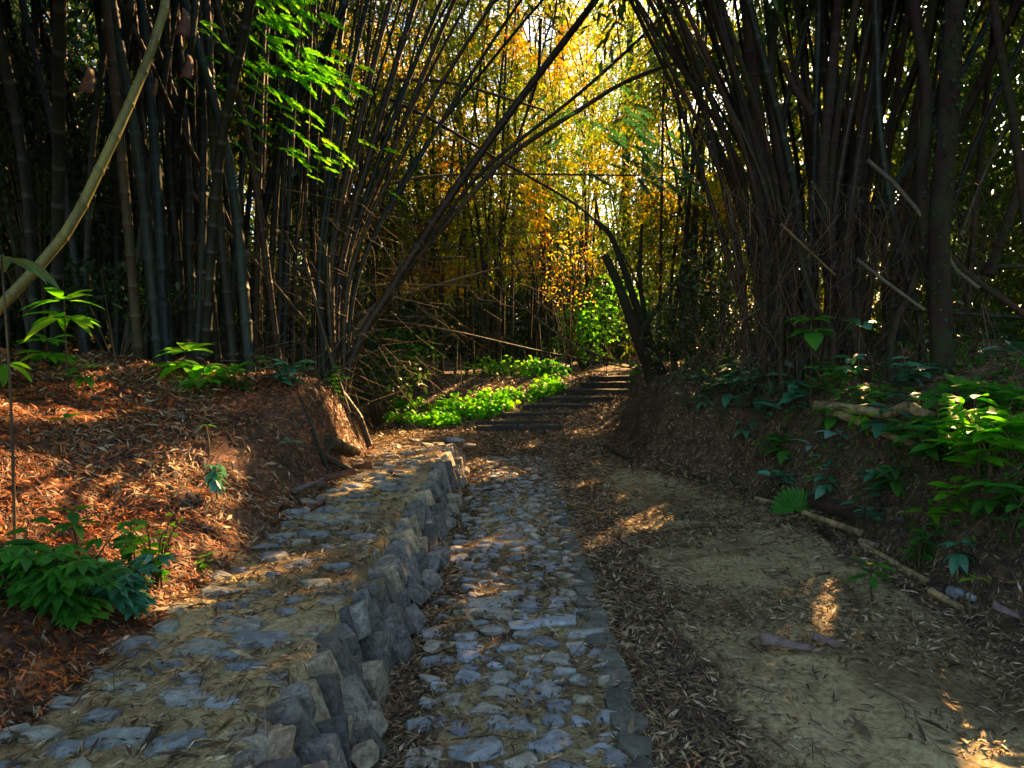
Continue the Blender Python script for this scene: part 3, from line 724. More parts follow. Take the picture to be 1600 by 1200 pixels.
heroR = [
    ([(1205, 580), (1190, 430), (1195, 270), (1175, 120), (1165, -60)], .11, .09, 8.6, 'culm_mossy', 'thickest mossy stem at the left side of the great right clump'),
    ([(1235, 570), (1240, 400), (1215, 230), (1205, 100), (1225, -60)], .07, .06, 8.5, 'culm_mossy', 'mossy stem just right of the thickest one in the right clump'),
    ([(1350, 570), (1300, 400), (1285, 280), (1300, 120), (1315, -60)], .08, .06, 7.7, 'culm_mossy', 'mossy brown stem in the middle of the great right clump'),
    ([(1330, 570), (1320, 420), (1340, 250), (1365, 100), (1380, -60)], .06, .05, 7.9, 'culm_brown', 'upright brown stem right of the middle of the great clump'),
    ([(1440, 520), (1400, 360), (1375, 200), (1370, 60), (1365, -50)], .05, .045, 7.4, 'culm_dark', 'dark stem standing between the clump and the big right trunk'),
    ([(1182, 560), (1186, 490), (1180, 410), (1188, 340), (1186, 272)], .02, .014, 8.7, 'culm_pale', 'pale bare stick standing upright before the right clump'),
    ([(1370, 330), (1440, 225), (1490, 140), (1570, -20), (1600, -80)], .05, .042, 7.6, 'culm_dark', 'dark stem slanting up right behind the big right trunk'),
    ([(1500, 372), (1530, 290), (1572, 195)], .026, .022, 8.4, 'culm_pale', 'pale grey stem leaning right near the right edge'),
    ([(1220, 350), (1260, 388), (1305, 430)], .018, .014, 6.9, 'culm_dry', 'thin broken pole slanting down before the right clump'),
    ([(1338, 405), (1390, 445), (1445, 485)], .024, .018, 6.7, 'culm_pale', 'pale root like pole slanting down between clump and right trunk'),
    ([(1355, 250), (1400, 290), (1445, 345), (1500, 430), (1530, 450)], .028, .024, 6.8, 'culm_pale', 'crooked pale branch curving down right of the clump'),
    ([(1390, 478), (1480, 488), (1610, 497)], .03, .03, 7.2, 'culm_dark', 'level dark pole near the ground at the right edge'),
    ([(1540, 418), (1640, 414)], .034, .034, 7.4, 'culm_brown', 'short level brown pole at the right edge'),
    ([(1480, 400), (1540, 450), (1600, 490), (1660, 540)], .045, .04, 7.0, 'culm_mossy', 'mossy pole sloping down to the right edge'),
    ([(1545, 430), (1590, 300), (1620, 200), (1700, 40)], .06, .05, 7.2, 'culm_mossy', 'dark mossy stem leaning right at the right edge'),
    ([(1610, 400), (1585, 200), (1560, 60), (1548, -60)], .05, .045, 6.6, 'culm_mossy', 'mossy stem covered in creeper at the right edge'),
    ([(1300, 520), (1270, 470), (1245, 380)], .04, .03, 7.0, 'culm_mossy', 'broken mossy stub leaning left before the clump'),
    ([(1395, 520), (1430, 440), (1450, 360)], .05, .04, 7.1, 'culm_mossy', 'broken mossy stub leaning right before the clump'),
    ([(1270, 180), (1230, 120), (1225, 100)], .05, .04, 7.4, 'culm_mossy', 'short broken stub high in the right clump'),
    ([(1180, 560), (1130, 380), (1060, 160), (985, 0), (940, -80)], .04, .03, 8.6, 'culm_brown', 'long stem leaning far left from the right clump'),
    ([(1170, 560), (1140, 340), (1100, 170), (1045, -20)], .045, .035, 8.4, 'culm_brown', 'stem leaning left next to the farthest leaning one of the right clump'),
    ([(1075, 575), (1068, 400), (1085, 260), (1110, 180)], .022, .018, 10.4, 'culm_dark', 'thin dark stem between the stump and the right clump'),
]
for pts, r0, r1, Yq, mt, lb in heroR:
    P = [at(a, b, Yq + (560 - b) * .0008) for a, b in pts]
    if pts[0][1] >= 510:
        f_ = P[0].copy(); f_[2] = min(tz(f_[0], f_[1]), f_[2]) - .15; P = ([f_] + P) if P[0][2] - f_[2] > .35 else ([f_] + P[1:])
    bamboo(P, r0 * .78, r1 * .78, M[mt], lb, sides=14, node=.28)

# ------------------------------------------------------------------ trees
def tree(name, base, trunks, label, cat='tree', crown=None, ivy=None):
    root = empty(name, base, label, cat)
    parts = []
    for k, (pts, ra, rb) in enumerate(trunks):
        C, L = spline(pts, 60); u = np.linspace(0, 1, 60); sides = 14
        rad = (ra + (rb - ra) * u ** .7)[:, None] * (1 + .14 * (vnoise(u[:, None] * 9 + k * 5, np.cos(np.linspace(0, 6.28, sides, endpoint=False))[None] * 2 + 7, k) - .5) + .12 * (vnoise(u[:, None] * 30, np.arange(sides)[None] * 1.7, k + 3) - .5))
        V, Fc = tube_arrays(C, rad, sides)
        parts.append(link('trunk' if k == 0 else 'limb', raw_mesh('trunk', V, Fc, 4, M['bark'], True)))
    if ivy:
        C, L = spline(trunks[0][0], 200); n, L_, rr, mt = ivy
        i_ = rng.integers(0, 200, n); a = rng.normal(size=(n, 3)); a = unit(a)
        P = C[i_] + a * rr * rng.uniform(.7, 1.5, n)[:, None]
        V, Fc = broad_leaves(P, unit(a + np.array([0, 0, -.8])), a + rng.normal(size=(n, 3)) * .4, L_ * rng.uniform(.6, 1.2, n), L_ * .6 * rng.uniform(.7, 1.2, n))
        parts.append(link('ivy', raw_mesh('ivy', V, Fc, 4, M[mt])))
    if crown:
        C, rad, n, L_, W_, mt = crown
        c = rng.normal(size=(n, 3)); c = unit(c) * (rng.random((n, 1)) ** .45) * np.array(rad) + np.array(C)
        pa = sprays(c, unit(rng.normal(size=(n, 3))), 8, L_, W_, length=.3)
        parts.append(link('crown', leaf_mesh('crown', *pa, M[mt])))
    place_parts(root, parts); return root
b = hit(1015, 610)
tree('leaning_tree', b, [([at(1035, 650, 10.4), at(1018, 585, 10.4), at(990, 510, 10.3), at(968, 450, 10.2), at(945, 398, 10.2)], .13, .05),
    ([at(1050, 620, 10.5), at(1012, 530, 10.5), at(985, 450, 10.5), at(955, 370, 10.6), at(930, 345, 10.7)], .085, .035),
    ([at(1045, 620, 10.6), at(1022, 560, 10.6), at(1010, 500, 10.6), at(1000, 440, 10.6), at(1003, 350, 10.7)], .07, .02),
    ([at(1060, 620, 10.6), at(1050, 520, 10.6), at(1066, 420, 10.7), at(1078, 300, 10.8), at(1085, 200, 10.8)], .05, .02),
    ([at(1000, 520, 10.3), at(1050, 450, 10.3), at(1090, 400, 10.2)], .05, .015)],
    'leaning tree with several dark bare stems on the bank right of the steps')
tree('mossy_tree', hit(1480, 560), [([at(1478, 720, 6.9), at(1474, 600, 6.9), at(1470, 500, 6.9), at(1468, 380, 6.9), at(1480, 200, 7.0), at(1492, 0, 7.1), at(1500, -250, 7.3)], .105, .08),
    ([at(1466, 640, 7.0), at(1462, 500, 7.0), at(1440, 300, 7.0), at(1448, 150, 7.1), at(1428, 0, 7.2), at(1420, -150, 7.3)], .06, .045)],
    'straight mossy tree trunk on the right bank near the right edge', ivy=(700, .05, .13, 'shade'), crown=((4.6, 8.5, 6.8), (2.5, 2.0, 1.4), 900, .16, .06, 'shade'))
tree('dark_tree', hit(975, 560), [([at(980, 560, 22), at(978, 300, 22), at(985, 60, 22), at(990, -200, 22)], .16, .09)], 'far upright dark trunk just above the top step', crown=((4, 23, 12), (3, 3, 2), 500, .2, .07, 'gold'))

# ------------------------------------------------------------------ far forest
def forest_mass():
    # stems
    BV = []; BF = []; off = 0
    for k in range(190):
        a = rng.uniform(-1.15, 1.15); d = rng.uniform(13, 48) if abs(a) > .25 else rng.uniform(22, 48)
        x, y = d * math.sin(a), d * math.cos(a) + 2
        h = rng.uniform(8, 12); ln = rng.normal(size=2) * 1.0
        z = tz(x, y)
        P = np.array([[x, y, z], [x + ln[0] * .3, y + ln[1] * .3, z + h * .5], [x + ln[0] * 1.2, y + ln[1] * 1.2, z + h]])
        C, _ = spline(P, 8)
        if not clear_of_gaps(C, 1.0): continue
        v, f = tube_arrays(C, np.linspace(.055, .02, 8), 5)
        BV.append(v); BF.append(f + off); off += len(v)
    tag(link('distant_bamboo', raw_mesh('distant_bamboo', np.vstack(BV), np.concatenate(BF), 4, M['culm_far'], True)), 'countless thin stems of the bamboo forest beyond the clumps', 'bamboo forest', kind='stuff')
    def mass(name, n, ar, dr, zr, L, W, mt, label, k=9, hz=None):
        a = rng.uniform(*ar, n); d = rng.uniform(dr[0] ** 2, dr[1] ** 2, n) ** .5
        x, y = d * np.sin(a), d * np.cos(a)
        u = rng.random(n); z = zr[0] + (zr[1] - zr[0]) * u
        cl = fbm(x * 1.0 + z * .7, y + z * .9, .45, 3, 31)
        m = cl > -.06
        z = z + terrain(x, y)
        if hz is not None: m &= hz(x, y, z)
        C = np.stack([x, y, z], 1)[m]
        dirs = unit(rng.normal(size=C.shape) * [1, 1, .4] + [0, 0, -.3])
        return tag(link(name, leaf_mesh(name, *sprays(C, dirs, k, L, W, length=L * 2.3), M[mt])), label, 'foliage', kind='stuff')
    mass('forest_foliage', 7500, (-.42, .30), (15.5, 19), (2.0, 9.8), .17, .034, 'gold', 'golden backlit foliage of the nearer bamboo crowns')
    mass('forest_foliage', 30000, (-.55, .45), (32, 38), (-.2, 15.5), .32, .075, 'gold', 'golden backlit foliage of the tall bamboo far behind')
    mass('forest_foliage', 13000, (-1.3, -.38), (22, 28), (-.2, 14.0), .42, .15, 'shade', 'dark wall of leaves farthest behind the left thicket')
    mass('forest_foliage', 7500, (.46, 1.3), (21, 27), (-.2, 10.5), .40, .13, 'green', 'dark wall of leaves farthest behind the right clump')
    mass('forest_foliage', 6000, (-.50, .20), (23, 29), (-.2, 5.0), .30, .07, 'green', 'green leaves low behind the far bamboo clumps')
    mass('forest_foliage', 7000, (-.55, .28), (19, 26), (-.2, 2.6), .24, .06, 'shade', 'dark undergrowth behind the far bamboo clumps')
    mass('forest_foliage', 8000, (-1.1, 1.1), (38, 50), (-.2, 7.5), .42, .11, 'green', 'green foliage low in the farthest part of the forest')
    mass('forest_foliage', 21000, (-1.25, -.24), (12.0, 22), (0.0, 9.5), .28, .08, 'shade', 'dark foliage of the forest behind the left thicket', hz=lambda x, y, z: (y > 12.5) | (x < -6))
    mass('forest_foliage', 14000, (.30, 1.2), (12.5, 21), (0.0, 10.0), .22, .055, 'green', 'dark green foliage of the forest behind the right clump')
    mass('forest_foliage', 2600, (.16, .34), (15, 19), (0.2, 8.0), .22, .05, 'green', 'green foliage between the far clumps and the right clump')
    # unseen canopy added above the clumps to block sun, open over the path
    n = 15000
    n = 32000; x = rng.uniform(-13, 16, n); y = rng.uniform(-3, 24, n); z = rng.uniform(4.2, 11, n)
    m = (z > 1.55 + np.maximum(y, 2) * 0.47 + 1.4)
    m &= ~((x > -1.9) & (x < 4.4) & (y < 8.5))
    m &= ~((x > -1.5) & (x < 4) & (y > 8))
    C = np.stack([x, y, z], 1)[m]
    tag(link('added_shade_canopy', leaf_mesh('added_shade_canopy', *sprays(C, unit(rng.normal(size=C.shape)), 8, .38, .10, length=.7), M['green'])), 'unseen leaf canopy added high over both banks to shade them', 'canopy', kind='stuff')
forest_mass()

# low bushes between path and far clumps
def bush(px, py, Yc, rad, n, L, mt, label, zoff=None):
    c = at(px, py, Yc); gz = tz(c[0], c[1]); root = empty('bush', (c[0], c[1], gz), label, 'bush')
    ctr = np.array([c[0], c[1], max(c[2], gz + rad[2] * .4)])
    q = unit(rng.normal(size=(n, 3))) * (rng.random((n, 1)) ** .4) * np.array(rad) + ctr
    q = q[q[:, 2] > gz]
    n = len(q); D = unit(rng.normal(size=(n, 3)) * [1, 1, .5] + [0, 0, -.2])
    V, Fc = broad_leaves(q, D, unit(rng.normal(size=(n, 3)) * .5 + [0, -.2, 1]), L * rng.uniform(.5, 1.3, n), L * .5 * rng.uniform(.6, 1.2, n))
    BV = []; BF = []; off = 0
    for k in range(14):
        e = q[rng.integers(n)]; v, f = tube_arrays(np.array([[c[0], c[1], gz - .02], (e + ctr) / 2 * [1, 1, 0] + [0, 0, (gz + e[2]) / 2], e]), np.array([.014, .009, .004]), 4)
        BV.append(v); BF.append(f + off); off += len(v)
    place_parts(root, [link('foliage', raw_mesh('foliage', V, Fc, 4, M[mt])), link('stem', raw_mesh('stem', np.vstack(BV), np.concatenate(BF), 4, M['twig']))])
for a in [(640, 520, 15.5, (1.0, .8, .8), 900, .13, 'shade', 'dark leafy bush left of the far bamboo clump'),
          (585, 590, 12.5, (.9, .8, .5), 700, .12, 'shade', 'low dark bush behind the end of the left bank'),
          (620, 560, 14.5, (.9, .7, .6), 500, .13, 'plant', 'mid green bush between left fan and far clump'),
          (910, 520, 18, (.7, .6, .8), 600, .14, 'bright', 'bright yellow green bush above the upper steps'),
          (790, 575, 15.8, (1.2, .4, .3), 500, .10, 'bright', 'sunlit yellow green weeds on the rise behind the green plants'),
          (850, 580, 15.6, (.6, .4, .25), 260, .16, 'plant', 'clump of broad leaves on the rise left of the upper steps'),
          (1110, 520, 9.6, (.9, .7, .9), 1500, .07, 'shade', 'small leaved dark bush between the leaning tree and the right clump'),
          (1130, 430, 9.4, (.6, .5, .7), 900, .07, 'shade', 'small leaved creeper bush hanging left of the right clump'),
          (1150, 590, 8.6, (.8, .5, .3), 600, .06, 'shade', 'low ground creeper on the right bank edge'),
          (995, 605, 11.2, (.15, .15, .25), 60, .16, 'plant', 'small green plant beside the top step'),
          (890, 420, 16.5, (.8, .6, 1.0), 450, .07, 'yellow', 'yellow leaved shrub in the sun above the path'),
          (950, 480, 19, (1.0, .7, .9), 650, .13, 'bright', 'lime green sunlit shrub behind the leaning tree'),
          (1550, 540, 9.5, (1.6, .6, .5), 900, .10, 'shade', 'dark undergrowth behind the mossy tree'),
          (60, 250, 8.6, (.9, .6, 1.6), 1500, .10, 'shade', 'dark creeper leaves at the far left of the thicket'),
          (180, 450, 7.6, (.8, .4, .35), 500, .09, 'shade', 'dark low bush at the foot of the left thicket')]:
    bush(*a)

# green ground cover by the steps
def cover():
    P = []
    for k in range(1500):
        px = rng.uniform(590, 885); lo = np.interp(px, [590, 690, 760, 885], [650, 664, 650, 604]); hi = np.interp(px, [590, 690, 760, 885], [628, 628, 615, 594])
        p = hit(px, rng.uniform(hi, lo) + 6)
        if fbm(p[0:1] * 1.0, p[1:2], 2.5, 3, 71)[0] < -.07: continue
        hh = .5 + 1.6 * vnoise(p[0] * 3, p[1] * 3, 5)
        for q in range(4):
            P.append(p + [rng.normal() * .05, rng.normal() * .05, .02 + abs(rng.normal()) * .06 * hh])
    P = np.array(P); n = len(P)
    D = unit(rng.normal(size=(n, 3)) * [1, 1, .3]); Nn = unit(rng.normal(size=(n, 3)) * .4 + [0, -.15, 1])
    V, Fc = broad_leaves(P, D, Nn, rng.uniform(.05, .11, n), rng.uniform(.05, .09, n))
    tag(link('ground_cover', raw_mesh('ground_cover', V, Fc, 4, M['bright'])), 'bright green leafy ground cover left of the steps', 'ground cover', kind='stuff')
cover()

# ------------------------------------------------------------------ plants
def stem_tube(pts, r0, r1):
    C, _ = spline(pts, 10); return tube_arrays(C, np.linspace(r0, r1, 10), 5)
def near_ground(px, py, h):
    ys = np.arange(1.5, 40, 0.02); d = at(px, py, 1.0) - CAM; P = CAM[None] + d[None] * ys[:, None]
    m = P[:, 2] < terrain(P[:, 0], P[:, 1]) + h
    return P[int(np.argmax(m))] if m.any() else None
def whorl_plant(px, py, Yc, n, L, mt, label, wf=.38, tilt=0.15, base=None, tiers=1, leaflets=False, name='sapling', cat='sapling'):
    top = near_ground(px, py, 0.24)
    if top is None or abs(top[1] - Yc) > 3: top = at(px, py, Yc)
    bx, by = (top[0] + rng.normal() * .03, top[1] + .03) if base is None else base
    bz = tz(bx, by); root = empty(name, (bx, by, bz), label, cat)
    bot = np.array([bx, by, bz - .02]); mid = (bot + top) / 2 + rng.normal(size=3) * .02
    sv, sf = stem_tube([bot, mid, top], .008, .004)
    P = []; D = []; Nn = []; Ls = []
    ax = unit(top - mid)
    for t in range(tiers):
        c = top - ax * t * L * .45
        m = n + t * 2
        for k in range(m):
            a = 2 * math.pi * k / m + rng.uniform(-.25, .25) + t; el = rng.uniform(-.25, .45) - t * .25 + tilt
            d = np.array([math.cos(a) * math.cos(el), math.sin(a) * math.cos(el), math.sin(el)])
            P.append(c + d * L * .12); D.append(d); Nn.append(np.array([0, 0, 1]) + rng.normal(size=3) * .15); Ls.append(L * rng.uniform(.65, 1.1) * (1 + .15 * t))
    P, D, Nn, Ls = map(np.array, (P, D, Nn, Ls))
    V, Fc = broad_leaves(P, D, Nn, Ls, Ls * wf * rng.uniform(.85, 1.15, len(Ls)), curl=.3)
    place_parts(root, [link('foliage', raw_mesh('foliage', V, Fc, 4, M[mt], True)), link('stem', raw_mesh('stem', sv, sf, 4, M['twig']))])
    return root
def leafy_plant(px, py, Yc, w_, h_, nst, nl, L, mt, label, wf=.5, name='shrub', cat='shrub', compound=0):
    """several arching stems with alternate leaves"""
    c = hit(px, min(py + 14, 1100)); gz = tz(c[0], c[1]); root = empty(name, (c[0], c[1], gz), label, cat)
    P = []; D = []; Nn = []; BV = []; BF = []; off = 0; LL = []; starts = []
    for s_ in range(nst):
        a = rng.uniform(0, 2 * math.pi); r = rng.uniform(.2, 1) * w_
        b0 = np.array([c[0] + rng.normal() * w_ * .1, c[1] + rng.normal() * w_ * .1, 0]); b0[2] = tz(b0[0], b0[1]) - .02; starts.append(b0)
        e = np.array([c[0] + math.cos(a) * r, c[1] + math.sin(a) * r * .8, gz + h_ * rng.uniform(.5, 1)])
        e[2] = max(e[2], tz(e[0], e[1]) + .06)
        m = (b0 + e) / 2 + np.array([0, 0, h_ * .22])
        C, _ = spline([b0, m, e], 14); v, f = tube_arrays(C, np.linspace(.006, .0025, 14), 4); BV.append(v); BF.append(f + off); off += len(v)
        for q in range(nl):
            u = .3 + .7 * q / max(nl - 1, 1); p = C[int(u * 13)]; az = q * 2.4 + rng.uniform(-.5, .5)
            d = unit(np.array([math.cos(az), math.sin(az), rng.uniform(-.1, .35)]))
            if compound:
                ss = unit(np.cross(d, [0, 0, 1]))
                for z_ in range(compound):
                    g_ = (z_ - (compound - 1) / 2) / max((compound - 1) / 2, 1)
                    P.append(p + d * L * .5); D.append(unit(d * (1.2 - abs(g_)) + ss * g_ * 1.1 + [0, 0, -.15])); Nn.append(np.array([0, 0, 1]) + rng.normal(size=3) * .15); LL.append(L * (1.05 - .3 * abs(g_)) * rng.uniform(.85, 1.1))
                v, f = tube_arrays(np.array([p, p + d * L * .25, p + d * L * .5]), np.array([.002] * 3), 3); BV.append(v); BF.append(f + off); off += len(v)
            else:
                P.append(p); D.append(d); Nn.append(np.array([0, 0, 1]) + rng.normal(size=3) * .25); LL.append(L * rng.uniform(.6, 1.15))
    rb = np.array([c[0], c[1], gz - .05]); 
    for q in range(len(starts)):
        v, f = tube_arrays(np.array([rb, (rb + starts[q]) / 2, starts[q]]), np.array([.006] * 3), 4); BV.append(v); BF.append(f + off); off += len(v)
    P, D, Nn, LL = map(np.array, (P, D, Nn, LL))
    V, Fc = broad_leaves(P, D, Nn, LL, LL * wf * rng.uniform(.85, 1.1, len(LL)), curl=.22)
    place_parts(root, [link('foliage', raw_mesh('foliage', V, Fc, 4, M[mt], True)), link('stem', raw_mesh('stem', np.vstack(BV), np.concatenate(BF), 4, M['twig']))])
    return root
# left
whorl_plant(100, 470, 5.6, 9, .27, 'bright', 'bright lime sapling standing highest on the left bank', tiers=2, wf=.36)
whorl_plant(75, 533, 5.2, 9, .23, 'bright', 'bright lime sapling just below the highest one on the left bank', tiers=2, wf=.38)
whorl_plant(8, 568, 3.6, 7, .22, 'bright', 'drooping yellow green sapling cut by the left edge', tilt=-.3, wf=.42)
whorl_plant(130, 575, 5.2, 8, .14, 'plant', 'small dark green sapling right of the lime ones on the left bank', tiers=2)
whorl_plant(102, 655, 4.6, 6, .10, 'plant', 'tiny green seedling on the middle of the left bank')
whorl_plant(290, 550, 6.6, 9, .30, 'bright', 'bright green sapling at the front of the thicket on the left bank', tiers=2)
whorl_plant(318, 575, 6.5, 8, .26, 'plant', 'mid green sapling leaning beside the bright one before the thicket', tiers=2)
leafy_plant(375, 600, 7.0, .35, .35, 9, 7, .13, 'plant', 'spreading green shrub on the rim of the left bank')
leafy_plant(445, 590, 7.4, .35, .30, 9, 7, .14, 'teal', 'bluish green shrub on the rim of the left bank near the fan')
whorl_plant(452, 572, 7.3, 3, .30, 'teal', 'long single blade leaf plant on the rim of the left bank', wf=.25)
leafy_plant(520, 600, 8.0, .25, .3, 8, 8, .08, 'plant', 'small leaved green shrub at the corner of the left bank')
whorl_plant(335, 728, 5.6, 9, .08, 'teal', 'small round bluish plant on the face of the left bank', tiers=3, tilt=-.2, wf=.5)
whorl_plant(322, 665, 6.0, 5, .07, 'plant', 'tiny seedling above the round plant on the left bank')
whorl_plant(455, 690, 6.6, 5, .09, 'teal', 'small dark seedling low on the steep left bank')
whorl_plant(2, 400, 3.3, 6, .24, 'teal', 'dark drooping leaves at the left edge beside the olive stem', tilt=-.4)
leafy_plant(95, 950, 2.95, .34, .32, 24, 6, .10, 'plant', 'large dark green clump filling the lower left corner', compound=5, wf=.42)
leafy_plant(20, 930, 2.9, .25, .32, 10, 6, .12, 'plant', 'green leafy plant at the left edge beside the corner clump', wf=.5)
leafy_plant(190, 935, 3.2, .20, .22, 12, 5, .10, 'teal', 'low dark compound leaves spilling over the ledge edge', compound=5, wf=.42)
leafy_plant(245, 905, 3.55, .15, .36, 9, 8, .065, 'bright', 'bright upright green shrub at the foot of the left bank', wf=.6)
leafy_plant(205, 880, 3.6, .12, .26, 6, 7, .07, 'plant', 'small green shrub behind the bright upright one', wf=.6)
leafy_plant(318, 878, 3.9, .06, .08, 4, 4, .05, 'bright', 'tiny yellow green weed at the edge of the ledge')
whorl_plant(112, 800, 3.6, 6, .11, 'plant', 'thin tall seedling standing alone before the sunlit leaves', tiers=2)
# right
whorl_plant(1470, 530, 5.2, 9, 0.345, 'bright', 'bright green sapling with long leaves before the mossy tree', tiers=2, wf=.3)
leafy_plant(1550, 720, 4.3, .45, .42, 22, 9, 0.195, 'bright', 'large bright green shrub hanging over the right bank at the right edge', wf=.42)
leafy_plant(1470, 720, 4.7, .30, .35, 14, 7, 0.180, 'plant', 'mid green shrub left of the large one on the right bank', wf=.42)
leafy_plant(1590, 800, 3.9, .3, .25, 10, 7, 0.150, 'plant', 'green leaves hanging low on the bank at the right edge', wf=.4)
leafy_plant(1180, 610, 7.9, .45, .38, 12, 7, 0.225, 'teal', 'bluish green shrub on the left rim of the right bank')
leafy_plant(1200, 650, 7.4, .32, .25, 8, 6, 0.180, 'teal', 'bluish plant hanging below the rim shrub of the right bank')
whorl_plant(1205, 568, 7.5, 5, 0.330, 'pale', 'pale bluish leaf plant standing on the left rim of the right bank', wf=.5)
whorl_plant(1310, 678, 6.1, 6, 0.255, 'pale', 'pale whitish blue leaf plant below the fallen stems', wf=.45, tilt=-.1)
whorl_plant(1270, 697, 6.2, 3, 0.255, 'pale', 'flat pale leaf left of the whitish blue plant', wf=.4, tilt=-.1)
whorl_plant(1350, 648, 6.0, 7, 0.240, 'bright', 'green drooping sapling before the fallen stems', tilt=-.3)
whorl_plant(1268, 500, 7.0, 5, 0.240, 'plant', 'slender sapling with round leaves before the right clump', tiers=2, wf=.6)
whorl_plant(1345, 508, 6.9, 4, 0.180, 'teal', 'small round leaved seedling right of the slender sapling', wf=.7)
whorl_plant(1500, 610, 5.2, 7, 0.270, 'plant', 'broad leaved plant at the right below the bright sapling', wf=.7)
whorl_plant(1590, 550, 4.6, 6, 0.270, 'teal', 'dark bluish leaves at the right edge above the shrub', wf=.6)
whorl_plant(1415, 620, 5.8, 5, 0.240, 'teal', 'grey blue lobed leaf plant on top of the right bank', wf=.5)
whorl_plant(1445, 800, 4.9, 4, 0.180, 'bright', 'small lime leaf sprig low on the right bank', wf=.4)
whorl_plant(1362, 885, 4.9, 7, 0.120, 'plant', 'little green weed between the path and the fallen stems', tiers=2)
whorl_plant(1525, 905, 4.15, 4, 0.105, 'bright', 'tiny lime seedling at the foot of the right bank')
leafy_plant(1230, 750, 7.3, .25, .15, 9, 5, 0.120, 'teal', 'small dark plants at the foot of the right bank')
leafy_plant(1115, 600, 8.6, .35, .2, 10, 6, 0.135, 'teal', 'low dark plant on the bank beside the leaning tree')
leafy_plant(1360, 620, 6.6, .35, .18, 22, 6, 0.105, 'plant', 'low green weeds around the fallen stems on the right bank')
for (px, py, h_, n_, L, mt, lb) in [(1145, 600, .3, 6, .2, 'teal', 'large lobed bluish leaves at the left end of the right bank rim'), (1240, 600, .3, 6, .17, 'teal', 'bluish rosette between the rim shrub and the dark fallen stem'), (1165, 660, .2, 5, .14, 'teal', 'pair of bluish leaves hanging on the upper bank face'), (1225, 690, .2, 6, .15, 'plant', 'mid green rosette on the bank face below the rim'),
    (1300, 640, .25, 6, .15, 'plant', 'green rosette before the left end of the fallen stems'), (1395, 640, .3, 5, .22, 'teal', 'broad grey blue leaves between the two fallen stems'), (1290, 745, .15, 5, .12, 'teal', 'bluish sprig above the dark log'), (1400, 735, .2, 6, .15, 'plant', 'green rosette below the grey fallen stem'),
    (1465, 630, .3, 7, .2, 'plant', 'broad green leaves under the bright sapling'), (1520, 660, .3, 7, .2, 'bright', 'lime rosette left of the big shrub'), (1560, 760, .2, 6, .16, 'plant', 'green rosette under the big shrub at the right'), (1500, 850, .15, 5, .11, 'teal', 'dark rosette low on the bank near the grey stone'),
    (1100, 620, .2, 5, .12, 'teal', 'small bluish rosette right of the leaning tree base'), (1330, 560, .25, 6, .14, 'teal', 'rosette on the bank top before the middle of the great clump')]:
    whorl_plant(px, py, 6, n_, L * 1.15, mt, lb, wf=.48, tiers=2, tilt=-.05)
for (px, py, w_, nst, nl, L, mt, lb) in [(1380, 760, .2, 8, 6, .10, 'teal', 'bluish leafy plant on the face of the right bank above the dark log'), (1440, 870, .16, 7, 6, .08, 'plant', 'green tuft low on the right bank behind the long brown stem'), (1160, 590, .3, 9, 6, .13, 'teal', 'broad bluish leaves on the rim beside the pale upright stick'),
    (1300, 600, .3, 10, 6, .11, 'plant', 'green leaves on top of the right bank before the clump'), (1420, 600, .3, 10, 6, .12, 'teal', 'dark leaves on the top of the right bank before the mossy tree'), (1360, 820, .14, 6, 5, .08, 'teal', 'small bluish weeds beside the round brown stone'), (1210, 700, .2, 8, 6, .09, 'plant', 'green plant on the bank face above the palm leaf'),
    (1420, 690, .2, 8, 6, .11, 'plant', 'green shrub just below the grey fallen stem on the right bank'), (1500, 790, .22, 9, 6, .10, 'bright', 'lime leaves hanging on the steep right bank below the big shrub'),
    (1570, 640, .3, 12, 7, .12, 'plant', 'upper green shrub at the right edge above the big one'), (1130, 660, .2, 7, 6, .07, 'teal', 'dark small plant on the bank face right of the leaning tree'), (1250, 640, .2, 7, 6, .10, 'teal', 'bluish leaves under the rim of the right bank'),
    (1300, 730, .18, 6, 5, .07, 'teal', 'small bluish sprig on the middle of the right bank face'), (1590, 700, .25, 10, 7, .12, 'bright', 'bright leaves cut by the right edge of the photo'), (1075, 640, .2, 6, 5, .07, 'teal', 'tiny dark plant on the bank just right of the leaning tree base')]:
    leafy_plant(px, py, 5, w_, .28, nst, nl, L * 1.5, mt, lb, wf=.45)
# creeping weeds on the right bank face
n = 2600
n = 5500; x = rng.uniform(2.5, 5.2, n); y = rng.uniform(2.6, 8.5, n); k = (x > np.interp(y, FR_Y, FR_X) + .15) & (fbm(x, y, 1.1, 3, 44) > -.02); x, y = x[k], y[k]
P = np.stack([x, y, terrain(x, y) + rng.uniform(.01, .09, len(x))], 1); n = len(P)
V, Fc = broad_leaves(P, unit(rng.normal(size=(n, 3)) + [-.5, 0, -.3]), unit(rng.normal(size=(n, 3)) * .5 + [-.3, 0, 1]), rng.uniform(.03, .08, n), rng.uniform(.02, .04, n))
tag(link('weeds', raw_mesh('weeds', V, Fc, 4, M['plant'])), 'small green weeds scattered over the right bank', 'weeds', kind='stuff')

# palm fan leaf lying at the path edge
def palm(px, py, Yc, L, label):
    c = hit(px, py) + [0, -.03, .05]; root = empty('palm_leaf', c, label, 'palm leaf'); P = []; D = []
    for k in range(17):
        a = R(200 - k * 13.5); d = np.array([math.cos(a), .25, math.sin(a)]); P.append(c + d * .01); D.append(unit(d))
    P, D = np.array(P), np.array(D); n = len(P)
    V, Fc = broad_leaves(P, D, np.tile([0, -1, .15], (n, 1)), np.full(n, L), np.full(n, L * .26), fold=.6, curl=.05, shape=1.3)
    place_parts(root, [link('blade', raw_mesh('blade', V, Fc, 4, M['plant']))])
palm(1240, 805, 6.75, .21, 'fan shaped green palm leaf at the foot of the right bank')

